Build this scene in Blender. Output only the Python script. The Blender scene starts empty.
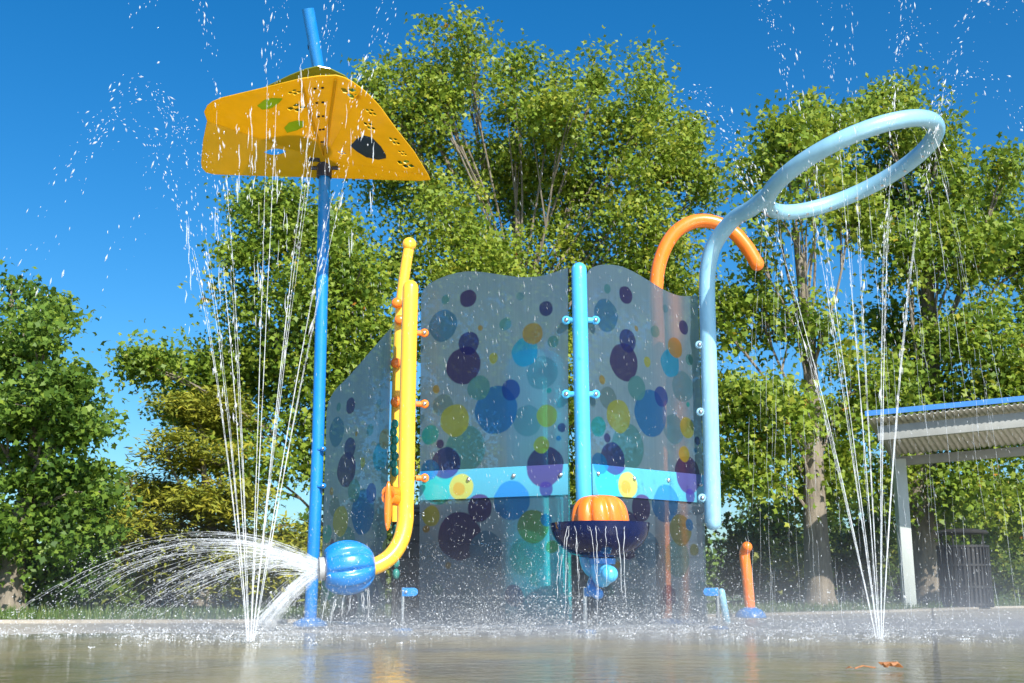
import bpy, bmesh, math, random
import numpy as np
from mathutils import Vector, Matrix
from mathutils.geometry import tessellate_polygon

R = math.radians
SC = bpy.context.scene
COL = SC.collection
rng = np.random.default_rng(7)
random.seed(7)

# ------------------------------------------------------------------ camera model
F = 1120.0; CX, CY = 512.0, 341.5; PITCH = R(12.46); HC = 0.27
CP, SP = math.cos(PITCH), math.sin(PITCH)

def at(px, py, Y):
    """world point at ground distance Y seen at photo position (px, py)"""
    u = (px - CX) / F; v = (CY - py) / F
    t = Y / (CP - v * SP)
    return Vector((u * t, Y, HC + t * (SP + v * CP)))

def ppm(p):
    """photo pixels per metre at p"""
    return F / (p[1] * CP + (p[2] - HC) * SP)

def gnd(px, Y):
    p = at(px, 600, Y)
    return Vector((p.x, Y, 0))

cam = bpy.data.cameras.new('camera'); co = bpy.data.objects.new('camera', cam); COL.objects.link(co)
cam.sensor_width = 36; cam.lens = F / 1024 * 36
cam.clip_start = 0.05; cam.clip_end = 4000
co.location = (0, 0, HC); co.rotation_euler = (math.pi / 2 + PITCH, 0, 0)
cam.dof.use_dof = True; cam.dof.focus_distance = 7.8; cam.dof.aperture_fstop = 5.6
SC.camera = co

# ------------------------------------------------------------------ materials
def nmat(name):
    m = bpy.data.materials.new(name); m.use_nodes = True
    nt = m.node_tree; nt.nodes.clear()
    out = nt.nodes.new('ShaderNodeOutputMaterial')
    return m, nt, out

def N(nt, typ, **kw):
    n = nt.nodes.new(typ)
    for k, v in kw.items():
        if k == 'ins':
            for a, b in v.items(): n.inputs[a].default_value = b
        else: setattr(n, k, v)
    return n

def noise(nt, scale, detail=4, rough=.6, coord='Object', vscale=None):
    tc = N(nt, 'ShaderNodeTexCoord')
    src = tc.outputs[coord]
    if vscale:
        mp = N(nt, 'ShaderNodeMapping'); mp.inputs['Scale'].default_value = vscale
        nt.links.new(src, mp.inputs[0]); src = mp.outputs[0]
    n = N(nt, 'ShaderNodeTexNoise'); n.inputs['Scale'].default_value = scale
    n.inputs['Detail'].default_value = detail; n.inputs['Roughness'].default_value = rough
    nt.links.new(src, n.inputs['Vector'])
    return n

def ramp(nt, src, stops):
    r = N(nt, 'ShaderNodeValToRGB')
    e = r.color_ramp.elements
    e[0].position, e[0].color = stops[0][0], (*stops[0][1], 1)
    e[1].position, e[1].color = stops[-1][0], (*stops[-1][1], 1)
    for p, c in stops[1:-1]:
        x = e.new(p); x.color = (*c, 1)
    nt.links.new(src, r.inputs[0])
    return r

def paint(name, col, rough=.3, var=.12, scale=6, coat=.3, metal=0.0, bump=.02, transl=0.0):
    """glossy powder-coat paint: mottled by water marks, faint orange-peel"""
    m, nt, out = nmat(name)
    b = N(nt, 'ShaderNodeBsdfPrincipled')
    nz = noise(nt, scale, 5, .65, vscale=(1, 1, .35))
    lo = tuple(max(0, c * (1 - var)) for c in col); hi = tuple(min(1, c * (1 + var * .6) + .01) for c in col)
    rp = ramp(nt, nz.outputs['Fac'], [(.3, lo), (.7, hi)])
    ls = noise(nt, 5, 7, .72, vscale=(2.2, 2.2, .35)); lm = N(nt, 'ShaderNodeMapRange', ins={'From Min': .56, 'From Max': .74, 'To Min': 0, 'To Max': .28}); nt.links.new(ls.outputs['Fac'], lm.inputs[0])
    sc_ = N(nt, 'ShaderNodeMix', data_type='RGBA'); nt.links.new(lm.outputs[0], sc_.inputs['Factor']); nt.links.new(rp.outputs[0], sc_.inputs[6]); sc_.inputs[7].default_value = (*[.5 * c + .22 for c in col], 1)   # limescale runs
    nt.links.new(sc_.outputs[2], b.inputs['Base Color'])
    rr = N(nt, 'ShaderNodeMapRange'); rr.inputs['To Min'].default_value = rough * .7; rr.inputs['To Max'].default_value = rough * 1.5
    n2 = noise(nt, scale * 4, 3); nt.links.new(n2.outputs['Fac'], rr.inputs[0]); nt.links.new(rr.outputs[0], b.inputs['Roughness'])
    b.inputs['Metallic'].default_value = metal
    b.inputs['Coat Weight'].default_value = coat; b.inputs['Coat Roughness'].default_value = .12
    bp = N(nt, 'ShaderNodeBump'); bp.inputs['Strength'].default_value = .25; bp.inputs['Distance'].default_value = bump * .1
    n3 = noise(nt, 90, 2); nt.links.new(n3.outputs['Fac'], bp.inputs['Height']); nt.links.new(bp.outputs[0], b.inputs['Normal'])
    if transl:
        tr = N(nt, 'ShaderNodeBsdfTranslucent'); nt.links.new(rp.outputs[0], tr.inputs[0])
        mx = N(nt, 'ShaderNodeMixShader'); mx.inputs[0].default_value = transl
        nt.links.new(b.outputs[0], mx.inputs[1]); nt.links.new(tr.outputs[0], mx.inputs[2]); nt.links.new(mx.outputs[0], out.inputs[0])
    else:
        nt.links.new(b.outputs[0], out.inputs[0])
    return m

M = {}
M['blue'] = paint('blue_paint', (.003, .19, .57), .28)
M['mid_blue'] = paint('sky_blue_paint', (.06, .42, .78), .3)
M['pale_blue'] = paint('pale_blue_paint', (.23, .46, .61), .32)
M['yellow'] = paint('yellow_paint', (.92, .50, .03), .3, .08)
M['orange'] = paint('orange_paint', (.88, .19, .008), .28, .1)
M['canopy'] = paint('canopy_plastic', (.85, .56, .008), .35, .06, transl=.52)
M['olive'] = paint('olive_plastic', (.20, .25, .03), .35, transl=.25)
M['leaf_green'] = paint('leaf_green_plastic', (.40, .52, .01), .35, transl=.5)
M['navy'] = paint('navy_plastic', (.012, .02, .05), .35)
M['steel'] = paint('stainless_steel', (.62, .63, .64), .28, .1, metal=1.0, coat=0)
M['grey_pvc'] = paint('grey_plastic', (.35, .36, .36), .4)
M['teal'] = paint('teal_plastic', (.03, .72, .70), .25, .1)
M['teal_rubber'] = paint('teal_rubber', (.01, .20, .17), .5)
M['white_metal'] = paint('white_metal_paint', (.40, .44, .42), .45, .12)
M['grey_beam'] = paint('grey_beam_paint', (.25, .26, .25), .5, .1)
M['cream_metal'] = paint('cream_roof_sheet', (.50, .48, .42), .5, .15)
M['roof_blue'] = paint('blue_roof_trim', (.015, .15, .5), .4)
M['black_metal'] = paint('black_coated_metal', (.010, .011, .012), .55, .2, coat=.0)
M['brick'] = paint('red_brick', (.33, .09, .06), .8, .25, 20, coat=0)
M['roof_grey'] = paint('pale_roof_shingle', (.55, .56, .58), .8, .1, coat=0)
M['dry_leaf'] = paint('dry_leaf', (.30, .11, .025), .6, .4, 40, coat=.1)

def bowl_mat():
    m, nt, out = nmat('dark_blue_acrylic')
    b = N(nt, 'ShaderNodeBsdfPrincipled', ins={'Base Color': (.003, .011, .075, 1), 'Roughness': .12, 'IOR': 1.45, 'Coat Weight': .5})
    t = N(nt, 'ShaderNodeBsdfTransparent', ins={'Color': (.12, .2, .55, 1)})
    nz = noise(nt, 5, 3); rr = N(nt, 'ShaderNodeMapRange'); rr.inputs['To Min'].default_value = .25; rr.inputs['To Max'].default_value = .5
    nt.links.new(nz.outputs['Fac'], rr.inputs[0])
    mx = N(nt, 'ShaderNodeMixShader'); nt.links.new(rr.outputs[0], mx.inputs[0])
    nt.links.new(b.outputs[0], mx.inputs[1]); nt.links.new(t.outputs[0], mx.inputs[2]); nt.links.new(mx.outputs[0], out.inputs[0])
    return m
M['bowl'] = bowl_mat()

def water_white(name, transp, rough=.12, col=(.92, .95, .97)):
    """aerated water: white scatter + gloss, partly see-through"""
    m, nt, out = nmat(name)
    b = N(nt, 'ShaderNodeBsdfPrincipled', ins={'Base Color': (*col, 1), 'Roughness': rough, 'IOR': 1.33, 'Specular IOR Level': .8})
    tl = N(nt, 'ShaderNodeBsdfTranslucent', ins={'Color': (*col, 1)})
    m1 = N(nt, 'ShaderNodeMixShader', ins={0: .35}); nt.links.new(b.outputs[0], m1.inputs[1]); nt.links.new(tl.outputs[0], m1.inputs[2])
    t = N(nt, 'ShaderNodeBsdfTransparent')
    nz = noise(nt, 14, 3, coord='Object')
    rr = N(nt, 'ShaderNodeMapRange', ins={'From Min': .3, 'From Max': .7, 'To Min': max(0, transp - .25), 'To Max': min(1, transp + .25)})
    nt.links.new(nz.outputs['Fac'], rr.inputs[0])
    mx = N(nt, 'ShaderNodeMixShader'); nt.links.new(rr.outputs[0], mx.inputs[0])
    nt.links.new(m1.outputs[0], mx.inputs[1]); nt.links.new(t.outputs[0], mx.inputs[2]); nt.links.new(mx.outputs[0], out.inputs[0])
    return m
M['jet'] = water_white('jet_water', .66)
M['veil'] = water_white('veil_water', .8)
M['drop'] = water_white('drop_water', .5, .06)
M['thin'] = water_white('thin_water', .7)
M['mistdrop'] = water_white('mist_water', .72)

# ---- printed panel
# (x, y, r, colour key) read off the middle panel: photo px
DOTS = [(542,373,16,'steel2'),(443,405,11,'grey'),(465,449,22,'gteal'),(527,421,15,'steel2'),(527,557,19,'gteal'),(512,501,19,'blue'),
 (438,487,17,'teal'),(462,487,13,'yel'),(460,489,6.5,'och'),(480,508,13,'pur'),(459,536,23,'pur'),(486,550,18,'steel'),
 (468,298.7,9,'pur'),(445.7,300,4.7,'gteal'),(520.4,295.7,4.2,'steel2'),(546,309,7.6,'nav'),(443,325.6,15.7,'steel'),(480,327.8,2.6,'och'),
 (505.4,324.5,6.5,'gteal'),(525,352,14,'cyan'),(532.5,333.8,10.7,'och'),(553,341.7,5.8,'gteal'),(493.5,358.4,5.2,'yel'),
 (463.6,365.4,18.3,'pur'),(468.5,343.5,11.3,'nav'),(435.8,389,4,'och'),(496,410,23,'blue'),(478.5,388,12,'gteal'),(510.7,390,10,'nblu'),
 (549,391,2.5,'teal'),(454.8,420.4,16,'yel'),(547,416,11,'yel'),(561.7,428,4.3,'nav'),(430,435,9.4,'teal'),(440,444,4,'pur'),
 (545,466.7,19.5,'pur'),(541.8,444.7,8.2,'yel'),(446,463,15.5,'nav'),(429.7,470,10,'blue'),(558.5,438.5,2.5,'blue'),
 (546.5,489,7.5,'nav'),(431,516,10,'yel'),(533,527,16,'oli'),(552,547,6.3,'oli'),(546,520,6,'blue'),(426,529,3.5,'och'),(448,566,3,'och'),
 (514,596,10,'pur'),(560,590,9,'steel2'),(470,600,12,'steel2'),(437,590,6,'gteal')]
DC = {'pur': (.05,.008,.13), 'nav': (.03,.02,.19), 'nblu': (.02,.06,.36), 'blue': (.01,.17,.5), 'cyan': (.01,.36,.68), 'teal': (.02,.40,.42),
      'gteal': (.10,.30,.34), 'steel': (.06,.20,.38), 'steel2': (.14,.31,.42), 'grey': (.17,.27,.30), 'yel': (.42,.44,.05), 'och': (.40,.27,.04), 'oli': (.20,.22,.03)}
PA, PB, PC = gnd(418, 8.0), gnd(570, 7.5), gnd(708, 8.25)     # plan of the wall: yellow pipe, middle post, shower post
PB2 = gnd(593, 7.5)
axis = (PB - PA).normalized(); PWID = (PB - PA).length

def panel_uv(px, py):
    """photo px on the middle panel -> (along, up) metres"""
    u = (px - CX) / F; v = (CY - py) / F
    d = Vector((u, CP - v * SP, SP + v * CP)); o = Vector((0, 0, HC))
    n = Vector((axis.y, -axis.x, 0))
    t = (PA - o).dot(n) / d.dot(n)
    p = o + d * t
    return (p - PA).dot(axis), p.z, ppm(p)

def dot_group():
    g = bpy.data.node_groups.new('printed_dots', 'ShaderNodeTree')
    g.interface.new_socket('Base', in_out='INPUT', socket_type='NodeSocketColor')
    g.interface.new_socket('Color', in_out='OUTPUT', socket_type='NodeSocketColor')
    g.interface.new_socket('Mask', in_out='OUTPUT', socket_type='NodeSocketFloat')
    gi = g.nodes.new('NodeGroupInput'); go = g.nodes.new('NodeGroupOutput')
    tc = g.nodes.new('ShaderNodeTexCoord'); sp = g.nodes.new('ShaderNodeVectorMath'); sp.operation = 'MULTIPLY'
    sp.inputs[1].default_value = (1, 0, 1); g.links.new(tc.outputs['Object'], sp.inputs[0])
    # slightly hand-cut outline
    nz = g.nodes.new('ShaderNodeTexNoise'); nz.inputs['Scale'].default_value = 7; nz.inputs['Detail'].default_value = 1
    g.links.new(sp.outputs[0], nz.inputs['Vector'])
    sb = g.nodes.new('ShaderNodeVectorMath'); sb.operation = 'MULTIPLY_ADD'; sb.inputs[1].default_value = (.03, 0, .03)
    g.links.new(nz.outputs['Color'], sb.inputs[0]); g.links.new(sp.outputs[0], sb.inputs[2])
    off = g.nodes.new('ShaderNodeVectorMath'); off.operation = 'SUBTRACT'; off.inputs[1].default_value = (.015, 0, .015)
    g.links.new(sb.outputs[0], off.inputs[0])
    cur, msk = gi.outputs['Base'], None
    for x, y, r, c in DOTS:
        a, z, k = panel_uv(x, y)
        d = g.nodes.new('ShaderNodeVectorMath'); d.operation = 'DISTANCE'; d.inputs[1].default_value = (a, 0, z)
        g.links.new(off.outputs[0], d.inputs[0])
        mr = g.nodes.new('ShaderNodeMapRange'); rr = r / k * 1.04
        mr.inputs['From Min'].default_value = rr + .005; mr.inputs['From Max'].default_value = rr - .005
        mr.inputs['To Max'].default_value = .86
        g.links.new(d.outputs['Value'], mr.inputs[0])
        mx = g.nodes.new('ShaderNodeMix'); mx.data_type = 'RGBA'
        g.links.new(mr.outputs[0], mx.inputs['Factor']); g.links.new(cur, mx.inputs[6]); mx.inputs[7].default_value = (*DC[c], 1)
        cur = mx.outputs[2]
        if msk is None: msk = mr.outputs[0]
        else:
            ma = g.nodes.new('ShaderNodeMath'); ma.operation = 'MAXIMUM'; g.links.new(msk, ma.inputs[0]); g.links.new(mr.outputs[0], ma.inputs[1]); msk = ma.outputs[0]
    g.links.new(cur, go.inputs['Color']); g.links.new(msk, go.inputs['Mask'])
    return g
DG = dot_group()

def panel_mat():
    m, nt, out = nmat('frosted_printed_polycarbonate')
    g = nt.nodes.new('ShaderNodeGroup'); g.node_tree = DG
    # frost tint, water streaks running down
    st = noise(nt, 10, 6, .7, vscale=(6, 1, .12))
    rp = ramp(nt, st.outputs['Fac'], [(.3, (.25, .385, .52)), (.7, (.32, .455, .60))])
    nt.links.new(rp.outputs[0], g.inputs['Base'])
    tc = N(nt, 'ShaderNodeTexCoord'); sx = N(nt, 'ShaderNodeSeparateXYZ'); nt.links.new(tc.outputs['Object'], sx.inputs[0])
    wet = N(nt, 'ShaderNodeMapRange', ins={'From Min': .55, 'From Max': 1.0, 'To Min': .26, 'To Max': .46}); nt.links.new(sx.outputs['Z'], wet.inputs[0])
    rf = N(nt, 'ShaderNodeBsdfRefraction', ins={'IOR': 1.22}); nt.links.new(g.outputs['Color'], rf.inputs['Color']); nt.links.new(wet.outputs[0], rf.inputs['Roughness'])
    tl = N(nt, 'ShaderNodeBsdfTranslucent'); nt.links.new(g.outputs['Color'], tl.inputs[0])
    df = N(nt, 'ShaderNodeBsdfDiffuse'); nt.links.new(g.outputs['Color'], df.inputs[0])
    m1 = N(nt, 'ShaderNodeMixShader', ins={0: .28}); nt.links.new(rf.outputs[0], m1.inputs[1]); nt.links.new(tl.outputs[0], m1.inputs[2])
    df_f = N(nt, 'ShaderNodeMapRange', ins={'From Min': .55, 'From Max': 1.0, 'To Min': .10, 'To Max': .17}); nt.links.new(sx.outputs['Z'], df_f.inputs[0])
    m2 = N(nt, 'ShaderNodeMixShader'); nt.links.new(df_f.outputs[0], m2.inputs[0]); nt.links.new(m1.outputs[0], m2.inputs[1]); nt.links.new(df.outputs[0], m2.inputs[2])
    gl = N(nt, 'ShaderNodeBsdfGlossy', ins={'Roughness': .16})
    bp = N(nt, 'ShaderNodeBump', ins={'Strength': .35, 'Distance': .004}); nt.links.new(st.outputs['Fac'], bp.inputs['Height']); nt.links.new(bp.outputs[0], gl.inputs['Normal'])
    fr = N(nt, 'ShaderNodeFresnel', ins={'IOR': 1.45})
    m3 = N(nt, 'ShaderNodeMixShader'); nt.links.new(fr.outputs[0], m3.inputs[0]); nt.links.new(m2.outputs[0], m3.inputs[1]); nt.links.new(gl.outputs[0], m3.inputs[2])
    tr = N(nt, 'ShaderNodeBsdfTransparent'); gm = N(nt, 'ShaderNodeGamma', ins={'Gamma': .5}); nt.links.new(g.outputs['Color'], gm.inputs['Color']); nt.links.new(gm.outputs[0], tr.inputs[0])
    tf = N(nt, 'ShaderNodeMapRange', ins={'From Min': .55, 'From Max': 1.0, 'To Min': .46, 'To Max': .17}); nt.links.new(sx.outputs['Z'], tf.inputs[0])
    m4 = N(nt, 'ShaderNodeMixShader'); nt.links.new(tf.outputs[0], m4.inputs[0]); nt.links.new(m3.outputs[0], m4.inputs[1]); nt.links.new(tr.outputs[0], m4.inputs[2])
    nt.links.new(m4.outputs[0], out.inputs[0])
    return m
M['panel'] = panel_mat()

def clear_mat():
    m, nt, out = nmat('clear_polycarbonate')
    t = N(nt, 'ShaderNodeBsdfTransparent', ins={'Color': (.93, .97, .96, 1)}); g = N(nt, 'ShaderNodeBsdfGlossy', ins={'Roughness': .1})
    lw = N(nt, 'ShaderNodeLayerWeight', ins={'Blend': .12}); nz = noise(nt, 3, 2); ml = N(nt, 'ShaderNodeMath', operation='MULTIPLY')
    nt.links.new(lw.outputs['Fresnel'], ml.inputs[0]); nt.links.new(nz.outputs['Fac'], ml.inputs[1])
    mx = N(nt, 'ShaderNodeMixShader'); nt.links.new(ml.outputs[0], mx.inputs[0]); nt.links.new(t.outputs[0], mx.inputs[1]); nt.links.new(g.outputs[0], mx.inputs[2]); nt.links.new(mx.outputs[0], out.inputs[0]); return m
M['clear'] = clear_mat()

def band_mat():
    m, nt, out = nmat('printed_cyan_band')
    g = nt.nodes.new('ShaderNodeGroup'); g.node_tree = DG; g.inputs['Base'].default_value = (.07, .32, .45, 1)
    b = N(nt, 'ShaderNodeBsdfPrincipled', ins={'Roughness': .3, 'Coat Weight': .3})
    nt.links.new(g.outputs['Color'], b.inputs['Base Color'])
    nt.links.new(b.outputs[0], out.inputs[0]); return m
M['band'] = band_mat()

def concrete():
    m, nt, out = nmat('wet_concrete')
    n1 = noise(nt, .55, 6, .6); n2 = noise(nt, 9, 8, .7); n3 = noise(nt, 160, 3, .6)
    r1 = ramp(nt, n1.outputs['Fac'], [(.32, (.40, .36, .29)), (.5, (.50, .46, .385)), (.68, (.58, .54, .46))])
    r2 = ramp(nt, n2.outputs['Fac'], [(.25, (.72, .7, .68)), (.7, (1, 1, 1))])
    r3 = ramp(nt, n3.outputs['Fac'], [(.3, (.75, .75, .75)), (.65, (1, 1, 1))])
    a = N(nt, 'ShaderNodeMix', data_type='RGBA', blend_type='MULTIPLY'); a.inputs['Factor'].default_value = 1
    nt.links.new(r1.outputs[0], a.inputs[6]); nt.links.new(r2.outputs[0], a.inputs[7])
    c = N(nt, 'ShaderNodeMix', data_type='RGBA', blend_type='MULTIPLY'); c.inputs['Factor'].default_value = 1
    nt.links.new(a.outputs[2], c.inputs[6]); nt.links.new(r3.outputs[0], c.inputs[7])
    tcj = N(nt, 'ShaderNodeTexCoord'); mj = N(nt, 'ShaderNodeMapping'); mj.inputs['Rotation'].default_value = (0, 0, .35); nt.links.new(tcj.outputs['Object'], mj.inputs[0])
    bj = N(nt, 'ShaderNodeTexBrick', ins={'Scale': 1, 'Brick Width': 2.4, 'Row Height': 2.4, 'Mortar Size': .012, 'Color1': (1, 1, 1, 1), 'Color2': (.93, .93, .92, 1), 'Mortar': (.3, .28, .26, 1)}); bj.offset = 0
    nt.links.new(mj.outputs[0], bj.inputs['Vector'])
    cj = N(nt, 'ShaderNodeMix', data_type='RGBA', blend_type='MULTIPLY'); cj.inputs['Factor'].default_value = 1; nt.links.new(c.outputs[2], cj.inputs[6]); nt.links.new(bj.outputs['Color'], cj.inputs[7])
    b = N(nt, 'ShaderNodeBsdfPrincipled', ins={'IOR': 1.33}); nt.links.new(cj.outputs[2], b.inputs['Base Color'])
    n4 = noise(nt, .8, 4, .6)
    rr = N(nt, 'ShaderNodeMapRange', ins={'From Min': .35, 'From Max': .65, 'To Min': .22, 'To Max': .6}); nt.links.new(n4.outputs['Fac'], rr.inputs[0]); nt.links.new(rr.outputs[0], b.inputs['Roughness'])
    bp = N(nt, 'ShaderNodeBump', ins={'Strength': .5, 'Distance': .004}); nt.links.new(n3.outputs['Fac'], bp.inputs['Height']); nt.links.new(bp.outputs[0], b.inputs['Normal'])
    nt.links.new(b.outputs[0], out.inputs[0]); return m
M['concrete'] = concrete()

def puddle():
    m, nt, out = nmat('rippled_water')
    t = N(nt, 'ShaderNodeBsdfTransparent', ins={'Color': (.90, .86, .68, 1)})
    g = N(nt, 'ShaderNodeBsdfGlossy', ins={'Roughness': .025})
    n1 = noise(nt, 9, 4, .55, vscale=(1, 1.0, 1)); n2 = noise(nt, 34, 3, .5)
    ad = N(nt, 'ShaderNodeMath', operation='MULTIPLY_ADD'); ad.inputs[1].default_value = .35
    nt.links.new(n2.outputs['Fac'], ad.inputs[0]); nt.links.new(n1.outputs['Fac'], ad.inputs[2])
    bp = N(nt, 'ShaderNodeBump', ins={'Strength': .5, 'Distance': .010}); nt.links.new(ad.outputs[0], bp.inputs['Height']); nt.links.new(bp.outputs[0], g.inputs['Normal'])
    fr = N(nt, 'ShaderNodeFresnel', ins={'IOR': 1.33}); nt.links.new(bp.outputs[0], fr.inputs['Normal'])
    film = noise(nt, .9, 4, .6); fm = N(nt, 'ShaderNodeMapRange', ins={'From Min': .35, 'From Max': .65, 'To Min': .5, 'To Max': .85}); nt.links.new(film.outputs['Fac'], fm.inputs[0])
    ml = N(nt, 'ShaderNodeMath', operation='MULTIPLY'); nt.links.new(fr.outputs[0], ml.inputs[0]); nt.links.new(fm.outputs[0], ml.inputs[1])
    mx = N(nt, 'ShaderNodeMixShader'); nt.links.new(ml.outputs[0], mx.inputs[0]); nt.links.new(t.outputs[0], mx.inputs[1]); nt.links.new(g.outputs[0], mx.inputs[2])
    nt.links.new(mx.outputs[0], out.inputs[0]); return m
M['puddle'] = puddle()

def lawn():
    m, nt, out = nmat('lawn_soil')
    n1 = noise(nt, 3, 6, .7)
    r = ramp(nt, n1.outputs['Fac'], [(.3, (.035, .06, .015)), (.55, (.07, .11, .025)), (.75, (.13, .14, .05))])
    b = N(nt, 'ShaderNodeBsdfPrincipled', ins={'Roughness': .9}); nt.links.new(r.outputs[0], b.inputs['Base Color']); nt.links.new(b.outputs[0], out.inputs[0]); return m
M['lawn'] = lawn()

def bark(name, a, b_):
    m, nt, out = nmat(name)
    n1 = noise(nt, 14, 6, .7, vscale=(1, 1, .2)); r = ramp(nt, n1.outputs['Fac'], [(.3, a), (.7, b_)])
    b = N(nt, 'ShaderNodeBsdfPrincipled', ins={'Roughness': .9}); nt.links.new(r.outputs[0], b.inputs['Base Color'])
    bp = N(nt, 'ShaderNodeBump', ins={'Strength': .8, 'Distance': .03}); nt.links.new(n1.outputs['Fac'], bp.inputs['Height']); nt.links.new(bp.outputs[0], b.inputs['Normal'])
    nt.links.new(b.outputs[0], out.inputs[0]); return m
M['bark'] = bark('grey_bark', (.10, .085, .065), (.26, .22, .17))

def leafmat(name, stops, transl=.42, gloss=.5):
    m, nt, out = nmat(name)
    at_ = N(nt, 'ShaderNodeAttribute', attribute_name='tone')
    r = ramp(nt, at_.outputs['Fac'], stops)
    b = N(nt, 'ShaderNodeBsdfPrincipled', ins={'Roughness': gloss, 'Specular IOR Level': .3}); nt.links.new(r.outputs[0], b.inputs['Base Color'])
    tl = N(nt, 'ShaderNodeBsdfTranslucent'); nt.links.new(r.outputs[0], tl.inputs[0])
    mx = N(nt, 'ShaderNodeMixShader', ins={0: transl}); nt.links.new(b.outputs[0], mx.inputs[1]); nt.links.new(tl.outputs[0], mx.inputs[2])
    nt.links.new(mx.outputs[0], out.inputs[0]); return m
M['gum_leaf'] = leafmat('sweetgum_leaf', [(0, (.095, .175, .022)), (.45, (.22, .315, .034)), (.9, (.33, .38, .045)), (.975, (.42, .38, .04)), (1, (.45, .16, .03))])
M['oak_leaf'] = leafmat('deep_green_leaf', [(0, (.055, .12, .02)), (.5, (.13, .225, .03)), (1, (.26, .35, .04))])
M['cypress_leaf'] = leafmat('olive_needle_leaf', [(0, (.09, .12, .014)), (.5, (.22, .24, .024)), (1, (.36, .32, .03))], .3, .6)
M['shrub_leaf'] = leafmat('shrub_leaf', [(0, (.06, .11, .018)), (.5, (.13, .19, .026)), (1, (.28, .29, .04))])
M['grass_blade'] = leafmat('grass_blade', [(0, (.05, .10, .02)), (.6, (.10, .17, .03)), (1, (.24, .24, .08))], .3, .5)

# ------------------------------------------------------------------ mesh builders
ORG = {}
class MB:
    def __init__(s): s.v = []; s.f = []
    def add(s, vs, fs):
        o = len(s.v); s.v += [Vector(p) for p in vs]; s.f += [tuple(i + o for i in f) for f in fs]
    def tube(s, path, rad, seg=20, cap=True, dome=False):
        path = [Vector(p) for p in path]; n = len(path)
        rads = rad if isinstance(rad, (list, tuple)) else [rad] * n
        tang = [(path[min(i + 1, n - 1)] - path[max(i - 1, 0)]).normalized() for i in range(n)]
        if dome:                                      # rounded ends
            def dm(p, t, r):
                return [(p + t * (r * math.sin(a)), r * math.cos(a)) for a in (R(25), R(50), R(72), R(86))]
            a = dm(path[0], -tang[0], rads[0])[::-1]; b = dm(path[-1], tang[-1], rads[-1])
            path = [q for q, _ in a] + path + [q for q, _ in b]; rads = [r for _, r in a] + list(rads) + [r for _, r in b]
            tang = [tang[0]] * 4 + tang + [tang[-1]] * 4; n = len(path)
        t0 = tang[0]; ref = Vector((0, 0, 1)) if abs(t0.z) < .9 else Vector((1, 0, 0))
        nrm = t0.cross(ref).normalized(); vs = []; fs = []
        for i in range(n):
            t = tang[i]; nrm = (nrm - t * nrm.dot(t)).normalized(); bi = t.cross(nrm)
            for k in range(seg):
                a = 2 * math.pi * k / seg
                vs.append(path[i] + (nrm * math.cos(a) + bi * math.sin(a)) * rads[i])
        for i in range(n - 1):
            for k in range(seg):
                k2 = (k + 1) % seg
                fs.append((i * seg + k, i * seg + k2, (i + 1) * seg + k2, (i + 1) * seg + k))
        if cap: fs.append(tuple(range(seg))[::-1]); fs.append(tuple((n - 1) * seg + k for k in range(seg)))
        s.add(vs, fs); return s
    def lathe(s, c, ax, prof, seg=32, rib=None):
        """profile [(along, radius)] spun about axis ax at c; rib(angle, i) scales the radius"""
        ax = Vector(ax).normalized(); ref = Vector((0, 0, 1)) if abs(ax.z) < .9 else Vector((1, 0, 0))
        n1 = ax.cross(ref).normalized(); n2 = ax.cross(n1); c = Vector(c); vs = []; fs = []
        for i, (h, r) in enumerate(prof):
            for k in range(seg):
                a = 2 * math.pi * k / seg; q = r * (rib(a, i / (len(prof) - 1)) if rib else 1)
                vs.append(c + ax * h + (n1 * math.cos(a) + n2 * math.sin(a)) * q)
        for i in range(len(prof) - 1):
            for k in range(seg):
                k2 = (k + 1) % seg
                fs.append((i * seg + k, i * seg + k2, (i + 1) * seg + k2, (i + 1) * seg + k))
        s.add(vs, fs); return s
    def ball(s, c, r, seg=18, rings=10, sq=(1, 1, 1)):
        c = Vector(c); vs = [c + Vector((0, 0, r * sq[2]))]; fs = []
        for i in range(1, rings):
            p = math.pi * i / rings
            for k in range(seg):
                a = 2 * math.pi * k / seg
                vs.append(c + Vector((r * sq[0] * math.sin(p) * math.cos(a), r * sq[1] * math.sin(p) * math.sin(a), r * sq[2] * math.cos(p))))
        vs.append(c - Vector((0, 0, r * sq[2]))); L = len(vs) - 1
        for k in range(seg): fs.append((0, 1 + k, 1 + (k + 1) % seg)); fs.append((L, L - seg + (k + 1) % seg, L - seg + k))
        for i in range(rings - 2):
            for k in range(seg):
                a = 1 + i * seg + k; b = 1 + i * seg + (k + 1) % seg
                fs.append((a, a + seg, b + seg, b))
        s.add(vs, fs); return s
    def box(s, c, dims, rot=None):
        c = Vector(c); x, y, z = [d / 2 for d in dims]; rm = rot or Matrix.Identity(3)
        vs = [c + rm @ Vector(p) for p in ((-x,-y,-z),(x,-y,-z),(x,y,-z),(-x,y,-z),(-x,-y,z),(x,-y,z),(x,y,z),(-x,y,z))]
        s.add(vs, [(0,3,2,1),(4,5,6,7),(0,1,5,4),(1,2,6,5),(2,3,7,6),(3,0,4,7)]); return s
    def slab(s, outline, holes, thick, nrm):
        """flat plate from a 3-D outline with holes, thickness along nrm"""
        loops = [[Vector(p) for p in outline]] + [[Vector(p) for p in h] for h in holes]
        flat = [p for l in loops for p in l]; tris = tessellate_polygon(loops); n = len(flat); nv = Vector(nrm).normalized() * thick
        fs = [tuple(t) for t in tris] + [tuple(i + n for i in t[::-1]) for t in tris]; o = 0
        for l in loops:
            L = len(l)
            for k in range(L): a, b = o + k, o + (k + 1) % L; fs.append((a, b, b + n, a + n))
            o += L
        s.add(flat + [p + nv for p in flat], fs); return s

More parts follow.
